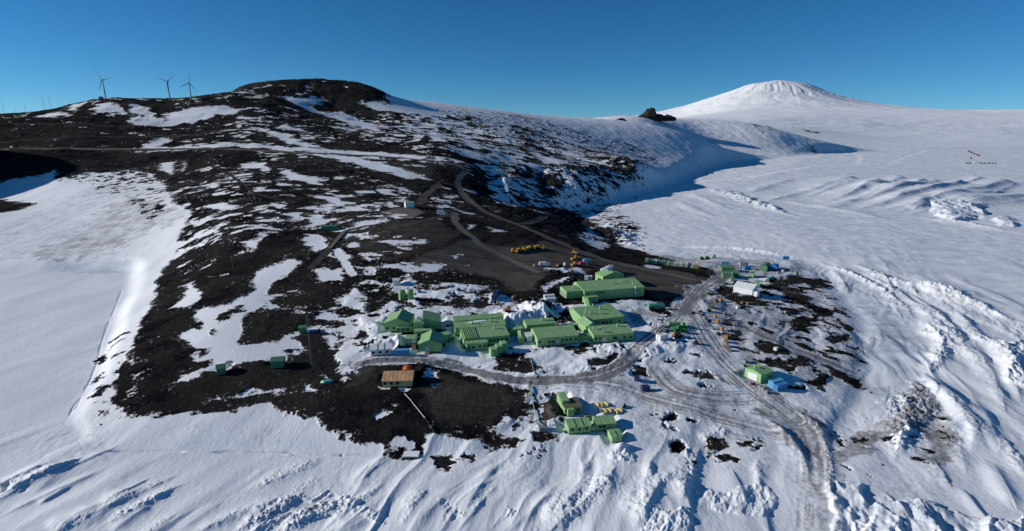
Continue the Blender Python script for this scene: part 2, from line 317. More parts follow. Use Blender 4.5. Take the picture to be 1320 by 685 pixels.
for line, wd, g, dd in ROADS:
    line = smooth_line(line); w, d = path(line, wd)
    edge = fbm(XX[w]/9, YY[w]/9, 4, 51, .6)*wd*(.40 if dd > .5 else .18)
    m = sstep(wd*.64, wd*.36, d + edge)
    if g >= .3 and dd < .3: FC[w] = FC[w]*(1-m) - 12*m
    if dd: FC[w] = np.where(m > .3, np.maximum(FC[w], 6*m), FC[w])
    G[w] = np.maximum(G[w], g*m)
    ruts = np.clip(.78 + .6*fbm(d*1.1 + 40, (XX[w]+YY[w])/45, 3, 55), 0, 1.05)
    D[w] = np.maximum(D[w], dd*m*ruts)
layer(G, [(600,308),(640,320),(700,313),(745,323),(800,340),(870,349),(912,359),(885,377),(850,387),(835,378),(800,356),(760,348),(745,354),(700,353),(690,372),(660,372),(640,360),(610,352),(560,347),(520,342),(560,322)], .85)
layer(G, [(489,275),(500,269),(520,267),(538,268),(544,274),(535,280),(515,282),(497,281)], 1.0, 3, 2)
layer(G, [(705,508),(722,510),(718,530),(706,538),(697,530)], .9)
layer(G, [(470,470),(500,466),(490,480),(462,500),(440,505)], .5); layer(G, [(560,480),(640,495),(670,520),(620,545),(560,540),(540,505)], .32)
layer(G, [(470,290),(560,282),(590,300),(560,330),(480,335),(440,310)], .4)
layer(G, [(570,215),(560,230),(500,215),(440,205)], .35)
for p, g in (((300,118,440,125,480,112),.3),): pass
layer(D, [(820,326),(910,331),(1000,336),(1030,352),(1000,362),(940,360),(912,372),(905,400),(935,440),(965,470),(1040,470),(1100,488),(1080,460),(1000,425),(1040,410),(985,395),(925,380),(860,400),(835,420),(810,440),(800,400),(860,388),(905,360),(860,336)], .55, 10, 12)
layer(D, [(470,362),(560,380),(700,385),(830,400),(830,480),(760,500),(600,480),(470,470)], .22, 12, 14)
layer(D, [(720,494),(800,492),(850,480),(900,520),(860,560),(800,540),(740,520)], .38, 12, 12)
layer(D, [(1040,345),(1080,370),(1110,410),(1105,470),(1130,540),(1060,560),(1010,530),(1060,500),(1100,480),(1060,430),(1080,400)], .30, 14, 16)
layer(D, [(830,330),(1030,340),(1110,400),(1140,480),(1130,600),(1000,600),(880,600),(740,560),(720,500),(820,480),(820,400)], .30, 16, 22, 22)
layer(D, [(1165,490),(1200,488),(1215,530),(1240,585),(1210,600),(1170,560),(1110,590),(1070,600),(1100,560),(1160,530)], .62, 8, 14, 9)
layer(D, [(1050,600),(1120,590),(1240,600),(1260,640),(1180,655),(1100,640)], .32, 12, 14, 12)
layer(D, [(950,370),(1060,362),(1105,440),(1120,500),(1040,500),(960,450)], .5, 12, 14, 10)
layer(D, [(940,585),(1020,590),(1000,615),(930,610)], .35, 8, 10, 9)
layer(D, [(20,335),(90,300),(165,250),(215,255),(235,285),(200,300),(150,330),(60,345)], .50, 14, 34, 7)
layer(D, [(-20,300),(60,260),(150,235),(200,240),(215,262),(150,280),(60,330),(-20,345)], .36, 12, 30, 6)
layer(D, [(170,545),(260,545),(290,570),(200,565)], .3, 8, 10); layer(D, [(300,545),(370,545),(350,575),(320,570)], .3, 8, 10); layer(D, [(112,545),(134,536),(146,560),(140,590),(112,600),(108,575)], .35, 8, 10, 8)
layer(D, [(330,655),(430,640),(436,652),(340,675)], .4, 8, 10, 7)
layer(I, [(1085,365),(1130,380),(1180,430),(1190,470),(1160,490),(1130,450),(1110,410)], .8, 14, 16); layer(I, [(1225,540),(1236,555),(1240,575),(1228,560)], 1, 3, 2)
layer(I, [(1000,285),(1150,285),(1330,330),(1330,420),(1200,370),(1060,325)], .42, 16, 18, 40); layer(I, [(740,275),(900,250),(1000,260),(1000,310),(850,312)], .15, 12, 12)
layer(I, [(1205,266),(1240,266),(1268,270),(1262,282),(1220,284)], .9, 5, 6, 10); layer(I, [(1285,285),(1300,283),(1316,288),(1312,293)], .8, 4, 4, 10)
layer(I, [(900,262),(960,235),(1060,215),(1340,205),(1340,330),(1150,300),(1000,290)], .38, 18, 14, 60); layer(I, [(1000,225),(1060,200),(1200,190),(1400,190),(1400,215),(1100,222)], .4, 8, 8, 120)
layer(I, [(1120,500),(1150,495),(1165,530),(1140,545)], .7, 6, 8)
layer(I, [(1120,645),(1200,655),(1260,670),(1180,685),(1130,670)], .5, 8, 10)
layer(I, [(85,346),(150,340),(172,338),(160,354),(95,353)], .6, 3, 3)
# single vehicle tracks criss-crossing the trodden snow
for line in ([(760,500),(800,510),(850,500),(880,475),(900,450)],[(850,425),(880,440),(905,470),(915,500),(890,520),(840,515),(800,505)],[(905,470),(940,500),(975,525),(1020,540),(1060,535)],[(1000,500),(1050,520),(1080,515),(1110,520),(1120,545),(1090,560),(1050,556)],
             [(820,560),(870,545),(930,535),(990,540)],[(800,540),(850,535),(900,525)],[(740,500),(790,520),(830,545),(870,560)],[(1020,500),(1060,530),(1060,560),(1040,590)],[(910,400),(940,430),(965,460),(1000,490),(1040,510)],[(930,385),(970,410),(1010,425),(1060,450)],
             [(940,390),(980,418),(1030,436)],[(1030,600),(1034,640),(1032,700)],[(1042,600),(1048,640),(1048,700)],[(1062,600),(1064,640),(1066,700)],[(860,400),(900,420),(915,450)],[(840,405),(870,415),(890,430)],[(1040,330),(1100,360),(1150,395),(1190,440)],[(1080,380),(1120,430),(1150,490),(1140,540)],
             [(470,452),(500,461),(540,460),(590,468)],[(690,455),(740,462),(800,458)],[(480,470),(460,490),(440,500)],[(700,330),(760,345),(800,352)]):
    w, d = path(smooth_line(line), 4); k = np.maximum(np.exp(-((d-1.1)/.5)**2), .35*np.exp(-(d/2.2)**2)); D[w] = np.maximum(D[w], .62*k*(.7+.5*fbm(XX[w]/9, YY[w]/9, 2, 57)))
# groomed snow roads out on the ice shelf: clean and pale
B = sstep(11000, 20000, YY).astype(f32)
for line, wd, k in (([(700,300),(880,240),(964,229),(1031,217),(1082,213),(1176,211),(1330,214),(1450,217)], 26, 1),([(1105,211),(1107,201),(1082,193)], 30, .8),([(1145,211),(1196,194),(1230,190)], 30, .7),
                    ([(880,320),(947,322),(1041,334),(1095,351)], 7, .9),([(1184,281),(1235,287),(1273,295),(1330,302)], 8, 1),([(1048,274),(1100,280),(1149,287)], 6, .5),([(800,283),(870,266),(920,255)], 5, .5)):
    w, d = path(smooth_line(line), wd); m = k*sstep(wd*.7, wd*.2, d + fbm(XX[w]/wd, YY[w]/wd, 3, 61)*wd*.25); B[w] = np.maximum(B[w], m)
# ------------------------------------------------------------------ fine relief
def rise(line, h, wl, wr, rough=0, rs=3.0, taper=.3):
    """a drift or pressure ridge along a line: height, half width on its left (sunny) and right side, in metres"""
    P = [W(*p) for p in smooth_line(line, 3)]; q = [(p.x/p.y, math.log(p.y)) for p in P]
    w = window(q, 3.2*max(wl, wr)/min(p.y for p in P)); x, y = XX[w], YY[w]
    best = np.full(x.shape, 9e9, f32); side = np.zeros(x.shape, f32); al = np.zeros(x.shape, f32)
    seg = [math.hypot(b.x-a.x, b.y-a.y) for a, b in zip(P, P[1:])]; tot = sum(seg) + 1e-6; run = 0
    for (a, b), sl in zip(zip(P, P[1:]), seg):
        d2, t = seg_dist(x, y, a.x, a.y, b.x, b.y); m = d2 < best
        c = (b.x-a.x)*(y-a.y) - (b.y-a.y)*(x-a.x)
        side = np.where(m, c, side); al = np.where(m, (run + t*sl)/tot, al); best = np.where(m, d2, best); run += sl
    up = 1 if P[-1].y > P[0].y else -1        # left side is where c > 0 on a line running away from the camera
    d = np.sqrt(best); left = side*up > 0
    d = d*(1 + .35*fbm(x/(wl*(2.2 if wl < 30 else 5)), y/(wl*5), 2, 71)) + fbm(x/(wl*(3 if wl < 30 else 6)), y/(wl*(3 if wl < 30 else 6)), 2, 72)*wl*.3
    env0 = sstep(0, .3, al)*sstep(1, .7, al); wk = .3 + .7*env0
    prof = np.where(left, np.exp(-(d/wl/wk)**2), np.exp(-np.abs(d/wr/wk)**1.5))
    env = env0*(.8 + .35*fbm(x/max(25, wl*5), y/max(25, wl*5), 2, 73))
    z = h*prof*env
    if rough: z = z + rough*prof*env*(blocks(x/rs, y/rs, 81) + .5*blocks(x/rs*2.3, y/rs*2.3, 91))
    Z[w] += z
RIDGES = [  # line, height, sunny half width, lee half width, roughness, block size
 ([(-10,640),(22,628),(54,612),(90,600)],2.6,7,3,.3,2.5),([(40,640),(84,603),(110,590)],1.3,5,2.5,0,3),([(60,690),(100,668),(135,650)],1.8,5,2.2,0,3),([(100,688),(150,650),(185,628)],1.6,7,3,0,3),([(140,690),(170,668),(200,650)],1.6,4,2,0,3),
 ([(310,634),(345,622),(380,608),(420,586)],1.0,5,2.5,.2,1.5),([(240,692),(285,672),(330,655),(372,638)],1.6,5,2.2,.2,2),([(296,688),(330,672),(360,655),(395,632)],1.4,4,2.2,.5,1.6),([(350,690),(400,668),(440,650),(470,640)],1.2,5,2.5,.7,1.5),
 ([(430,690),(470,668),(495,650)],1.5,5,2.5,0,2),([(520,690),(560,655),(600,620)],1.0,6,3,0,2),([(588,672),(606,648),(624,622),(642,598)],1.5,4,1.8,0,2),([(650,692),(680,664),(700,644),(722,620)],1.8,6,2.4,0,2),
 ([(700,695),(729,670),(752,652),(776,634),(797,602)],2.9,8,3.2,.5,2.2),([(815,690),(835,660),(852,628),(874,608)],2.3,6.5,2.8,.4,2.2),([(788,600),(797,585),(806,568)],1.4,3,2,.3,1.4),([(875,655),(888,622),(904,574)],2.1,6,2.6,.3,2),
 ([(971,534),(1000,550),(1018,566),(1036,590),(1040,618)],1.6,3,2,.3,1.4),([(1012,520),(1036,538),(1057,556),(1070,600),(1066,645)],1.4,2.5,2,.3,1.4),([(905,575),(925,560),(950,560)],1.2,3,2,.3,1.5),
 ([(1188,478),(1202,496),(1220,514),(1238,534),(1254,560),(1250,588)],4.2,3.2,6,.3,2),([(1150,600),(1165,560),(1172,520),(1180,492)],2.0,6,5,.9,2.4),
 ([(860,318),(900,319),(947,321),(1000,328),(1041,334)],2.6,7,4,.35,3),([(1041,334),(1075,345),(1110,360),(1142,377),(1182,411)],2.2,5,4,1.0,3),([(1182,411),(1209,435),(1217,451),(1206,470),(1190,486)],2.4,4,3.5,.8,2.6),
 ([(1095,340),(1125,350),(1159,364),(1216,374),(1266,398),(1330,424)],3.0,8,5,1.0,4),([(1110,352),(1150,372),(1182,394),(1216,428),(1243,471)],2.0,5,3,.3,3),([(1170,375),(1223,418),(1250,458),(1283,495)],2.2,5,3,.4,3),
 ([(1230,398),(1256,428),(1300,461),(1325,500)],2.4,5,3,.5,3),([(1139,431),(1160,450),(1176,465),(1196,482)],1.3,4,2.4,.1,3),([(1240,440),(1262,458),(1284,495),(1300,540)],1.8,4,2.5,.2,2),([(1280,430),(1300,470),(1318,522)],2.2,4,2.5,.5,2),
 ([(1250,520),(1275,545),(1290,590)],1.3,4,2.2,0,2),([(1270,590),(1290,620),(1310,660)],1.2,4,2.2,0,2),([(1210,520),(1230,560),(1250,620)],1.0,3,2,.2,2),([(1290,560),(1310,590),(1325,620)],1.2,3,2,.4,2),
 ([(1050,272),(1080,266),(1108,258),(1130,254)],3,30,14,0,3),([(1090,272),(1130,266),(1153,263),(1178,256),(1206,251),(1235,242),(1232,234)],14,50,17,0,8),([(1150,277),(1193,263),(1231,256),(1273,244),(1292,236),(1280,229)],14,50,17,0,8),
 ([(1225,268),(1258,262),(1292,259),(1330,252)],13,50,17,0,8),([(1108,262),(1140,255),(1168,246),(1189,235),(1180,229)],13,50,18,0,8),([(1060,262),(1102,251),(1129,239),(1120,230)],12,50,18,0,8),([(1040,250),(1075,236),(1102,227)],7,48,18,0,8),
 ([(960,250),(991,241),(1024,231)],4,26,14,0,8),([(980,262),(1040,248),(1075,242)],3.5,24,12,0,8),
 ([(915,243),(930,249),(967,258),(1011,275),(1050,284)],4.0,14,9,1.3,6),([(890,248),(920,262),(950,274)],2.4,14,9,.2,6),([(870,258),(900,272),(930,284)],2.0,12,8,.1,6),([(1000,258),(1050,266),(1110,276),(1150,286)],2.4,16,9,.1,6),
 ([(1182,282),(1235,287),(1273,295),(1330,302)],3.5,12,8,.4,4),([(1178,272),(1192,266),(1205,268)],6,16,7,0,5),
 ([(738,290),(765,296),(790,300),(812,312)],3.5,8,6,.9,4),([(770,286),(800,290),(830,296)],2.5,8,6,.6,4),([(1068,345),(1085,362),(1095,385)],1.2,5,3,.1,3),
]
for r in RIDGES:
    r = list(r)
    if r[0][0][1] > 590 and r[4] < .5 and r[1] < 3 and not 960 < r[0][0][0] < 1060: r[1] *= .62; r[2] *= .8; r[3] *= .85
    rise(*r)
for r in [q for q in RIDGES if q[2] == 50]:
    for dx, dy, k in ((-30, -5, .42), (14, 4, .3)): rise([(u+dx, v+dy) for u, v in r[0]], r[1]*k, 26, 11)
for i in range(46):          # many small wind drifts on the near sea ice
    u, v = rng.uniform(-20, 1330), rng.uniform(596, 690)
    if 1000 < u < 1080: continue
    P_ = W(u, v); a_ = math.radians(rng.uniform(56, 74) if u < 800 else rng.uniform(66, 88)); ln_ = rng.uniform(10, 34); dx, dy = math.cos(a_)*ln_/2, math.sin(a_)*ln_/2
    def back(x, y):
        Yc = y*CP + CAMZ*SP; return (660 + FPX*x/Yc, 342.5 + FPX*(y*SP*-1 + CAMZ*CP)/Yc)
    rise([back(P_.x-dx, P_.y-dy), back(P_.x, P_.y), back(P_.x+dx, P_.y+dy)], rng.uniform(.25, .75), rng.uniform(1.6, 4), rng.uniform(.7, 1.4), .15 if rng.random() < .3 else 0, 1.2)
def rubble(poly, h, size, base=0.0, soft=8):
    w, d = sd_field(poly, .05); x, y = XX[w], YY[w]
    m = sstep(-soft*.4, soft, d + fbm(x/size/3, y/size/3, 3, 101)*soft)
    ca2, sa2 = math.cos(1.1), math.sin(1.1); a2, c2 = x*ca2 + y*sa2, x*sa2 - y*ca2
    rd = 1 - 2.2*np.abs(fbm(a2/size/4.5, c2/size/1.7, 4, 107, .55))
    b = blocks(x/size*.8 + .35*fbm(x/size, y/size, 2, 103), y/size*.8, 111) + .5*blocks(x/size*1.9, y/size*1.9, 121)
    br = sstep(-.1, .35, fbm(x/size/2.4, y/size/2.4, 3, 109))
    Z[w] += m*(base + h*(.95*rd + .34*b*br))
for r in (
 ([(1066,630),(1090,622),(1122,630),(1118,690),(1075,700)],1.5,5.5,.4),([(1130,655),(1180,648),(1240,658),(1330,664),(1330,705),(1110,705)],1.6,6.5,.4),([(947,632),(990,625),(1006,650),(980,668),(945,660)],.6,3,.05),
 ([(830,668),(880,660),(890,700),(820,700)],.8,2.6,.2),([(890,636),(915,626),(950,640),(935,660),(895,655)],.6,2.6,.1),([(1200,262),(1230,264),(1268,266),(1270,282),(1230,287),(1205,280)],5.5,20,1.0),([(1282,284),(1300,281),(1317,286),(1314,293),(1290,293)],4.0,15,.8),
 ([(918,243),(950,249),(990,264),(1014,276),(985,270),(940,256)],2.2,10,.3),([(1290,444),(1330,440),(1330,500),(1300,488)],1.8,4,.8),([(1172,490),(1202,488),(1215,530),(1180,545)],.8,2.0,.2),
 ([(340,668),(380,655),(436,642),(440,660),(390,678),(340,690)],.6,1.4,.1),([(380,638),(420,628),(436,640),(400,650)],.5,1.4,.1),([(0,630),(20,622),(54,630),(40,640),(0,642)],.8,2.0,-.8),([(440,640),(460,645),(500,664),(470,664),(440,655)],.6,1.5,0),
 ([(690,402),(715,392),(700,424),(662,424),(660,410)],1.1,2.2,1.2),([(560,640),(600,655),(590,668),(575,668)],.5,1.4,-.3),([(640,655),(656,655),(650,664)],.6,1.3,.1),([(780,290),(820,292),(815,312),(785,312)],2.0,5,.6),
 ([(860,316),(1000,322),(1050,340),(1100,362),(1180,410),(1170,418),(1090,376),(1000,338),(900,326)],.3,3.4,.1),([(1110,350),(1220,376),(1330,420),(1330,440),(1220,400),(1120,365)],.7,5,.1),
 ([(800,566),(812,570),(812,600),(796,606)],.7,1.6,.2),([(870,575),(890,572),(885,590)],.7,1.6,.1),([(740,482),(800,476),(790,488),(745,492)],.3,1.2,0),
 ): rubble(*r)
# wind-cut drifts running away from the camera, all over the sea ice and the snow
near_w = sstep(700, 330, YY)
ang = math.radians(66); ca, sa = math.cos(ang), math.sin(ang)
al_, ac_ = XX*ca + YY*sa, XX*sa - YY*ca
wob = fbm(XX/60, YY/60, 3, 141)*14
dune = 1 - 2.6*np.abs(fbm(al_/62, (ac_+wob)/13, 3, 143, .45)) + .25*fbm(al_/20, (ac_+wob)/3.5, 3, 144); dune2 = fbm(al_/120 + 7, (ac_+wob)/26, 3, 147, .5)
snowy = sstep(-1, 3, FC)*(1 - np.clip(main_in, 0, 1)*.75)
left_calm = sstep(.0, -.55, SS)*sstep(170, 215, YY)
amp = near_w*snowy*(1 - .85*left_calm)
calm = sstep(-.25, .45, fbm(XX/90, YY/90, 2, 149))
Z += amp*(.62*calm*np.maximum(dune, -.1) + 1.9*np.maximum(dune2-.05, -.15))
mid_w = sstep(420, 600, YY)*sstep(9000, 3000, YY)*sstep(-.1, .25, SS)*(1-np.clip(main_in, 0, 1))
Z += mid_w*snowy*(fbm(XX/38, YY/60, 4, 151)*YY/700*.5 + .35*fbm(XX/9, YY/12, 3, 157))
Z += snowy*sstep(.0, .6, fbm(XX/26, YY/26, 2, 159) + .2)*near_w*(1-.8*left_calm)*.10*fbm(XX/2.2, YY/3.4, 3, 153)
# rough lava ground; the flows are coarser higher up
rocky = sstep(2, -3, FC)*(1 - np.clip(G*1.1, 0, .93))
Z += rocky*(1.1*fbm(XX/16, YY/16, 5, 161, .6) + YY/900*1.9*np.abs(fbm(XX/42, YY/42, 5, 163, .6)))
Z += main_in*sstep(500, 1100, YY)*(1-G)*9*fbm(XX/150, YY/150, 4, 167)*sstep(3000, 1700, YY)
Z -= snowy*main_in*.5
# gullies and buttresses: the cliff above the sea ice, and the flanks of the far volcano
w, d = sd_field([(600,208),(650,222),(740,214),(822,209),(845,216),(830,250),(740,272),(690,270),(640,270),(615,250)], .06)
Z[w] += sstep(-8, 20, d)*9*fbm(XX[w]/38, YY[w]/120, 4, 171)
far = sstep(16000, 24000, YY)*np.clip(Z/3500, 0, 1.2)
sx_, _t = ray(1003, 103); ex_, ey_ = XX-sx_*36000, YY-36000; rho = np.sqrt(ex_**2 + ey_**2) + 1; phi = np.arctan2(ex_, -ey_)
pw = phi + .5*fbm(ex_/5200, ey_/5200, 3, 172)
rib = 1 - 2.4*np.abs(fbm(pw*4.2, rho/7000, 3, 173, .5))
Z += far*sstep(300, 2600, rho)*np.exp(-rho/9500)*(45*rib + 45*(1 - 2.4*np.abs(fbm(pw*9 + 5, rho/3500, 3, 174, .5))))
Z += far*(150*fbm(XX/1900, YY/2600, 5, 175, .55) + 130*fbm(XX/4600, YY/5200, 3, 177))*sstep(600, 6000, rho)
del pw
del ex_, ey_, rho, phi, rib
fl = sstep(6000, 12000, YY)*sstep(22000, 14000, YY)
Z += fl*(Z > 20)*YY/16000*46*fbm(SS*13, LL*12, 5, 179)
w, d = sd_field([(470,360),(700,380),(900,380),(1060,370),(1110,470),(1060,560),(960,560),(830,580),(700,490),(560,470),(450,470)], .06)
k = sstep(-20, 25, d)*snowy[w]*(1-.7*np.clip(D[w], 0, 1))
Z[w] += k*(.95*fbm(XX[w]/13, YY[w]/13, 3, 183, .45) + .12*fbm(XX[w]/3.2, YY[w]/3.2, 3, 185))
# heaps pushed up by the ploughs
for u, v, h, r_ in ((660,412,4,14),(690,398,4.5,10),(700,405,3,8),(645,424,2,6),(760,366,1.5,8),(735,362,1.5,7),(720,350,1.6,9),(735,351,1.6,8),(880,370,1.2,6),(815,316,3,12),(830,322,2,8),(500,440,1.8,8),(515,446,1.5,6),(480,425,1.5,8),(870,447,1.5,9),(840,455,1.6,9),(700,480,1,8),(790,450,1.2,9),(545,474,1.2,6),(715,534,1.6,4),(708,525,1.4,4),(776,538,.9,3),(783,539,.9,3),(800,578,1.4,3)):
    s_, l_ = hit(u, v); y_ = math.exp(l_); x_ = s_*y_; w = window([(s_, l_)], 2.5*r_/y_)
    q = np.sqrt((XX[w]-x_)**2 + (YY[w]-y_)**2)/r_; q = q + .5*fbm(XX[w]/r_*1.6, YY[w]/r_*1.6, 4, 187)
    Z[w] += h*sstep(1.1, .1, q)*(.85 + .3*fbm(XX[w]/1.8, YY[w]/1.8, 3, 189))
# wheel ruts on the snow roads
Z += D*sstep(600, 350, YY)*.16*fbm(XX/1.6, YY/1.6, 2, 181)
# tide cracks: thin dark slits along the shore
for line in ([(158,372),(148,398),(133,436),(124,470),(112,500),(90,535),(84,548),(100,566),(106,580)],[(106,580),(140,583),(300,583),(440,586)],[(440,586),(520,588)]):
    w, d = path(smooth_line(line), 3); wob2 = fbm(XX[w]/14, YY[w]/14, 3, 191)*1.3
    k = np.exp(-((d+wob2)/.45)**2); Z[w] -= (.8 if line[0][1] > 570 else .3)*k
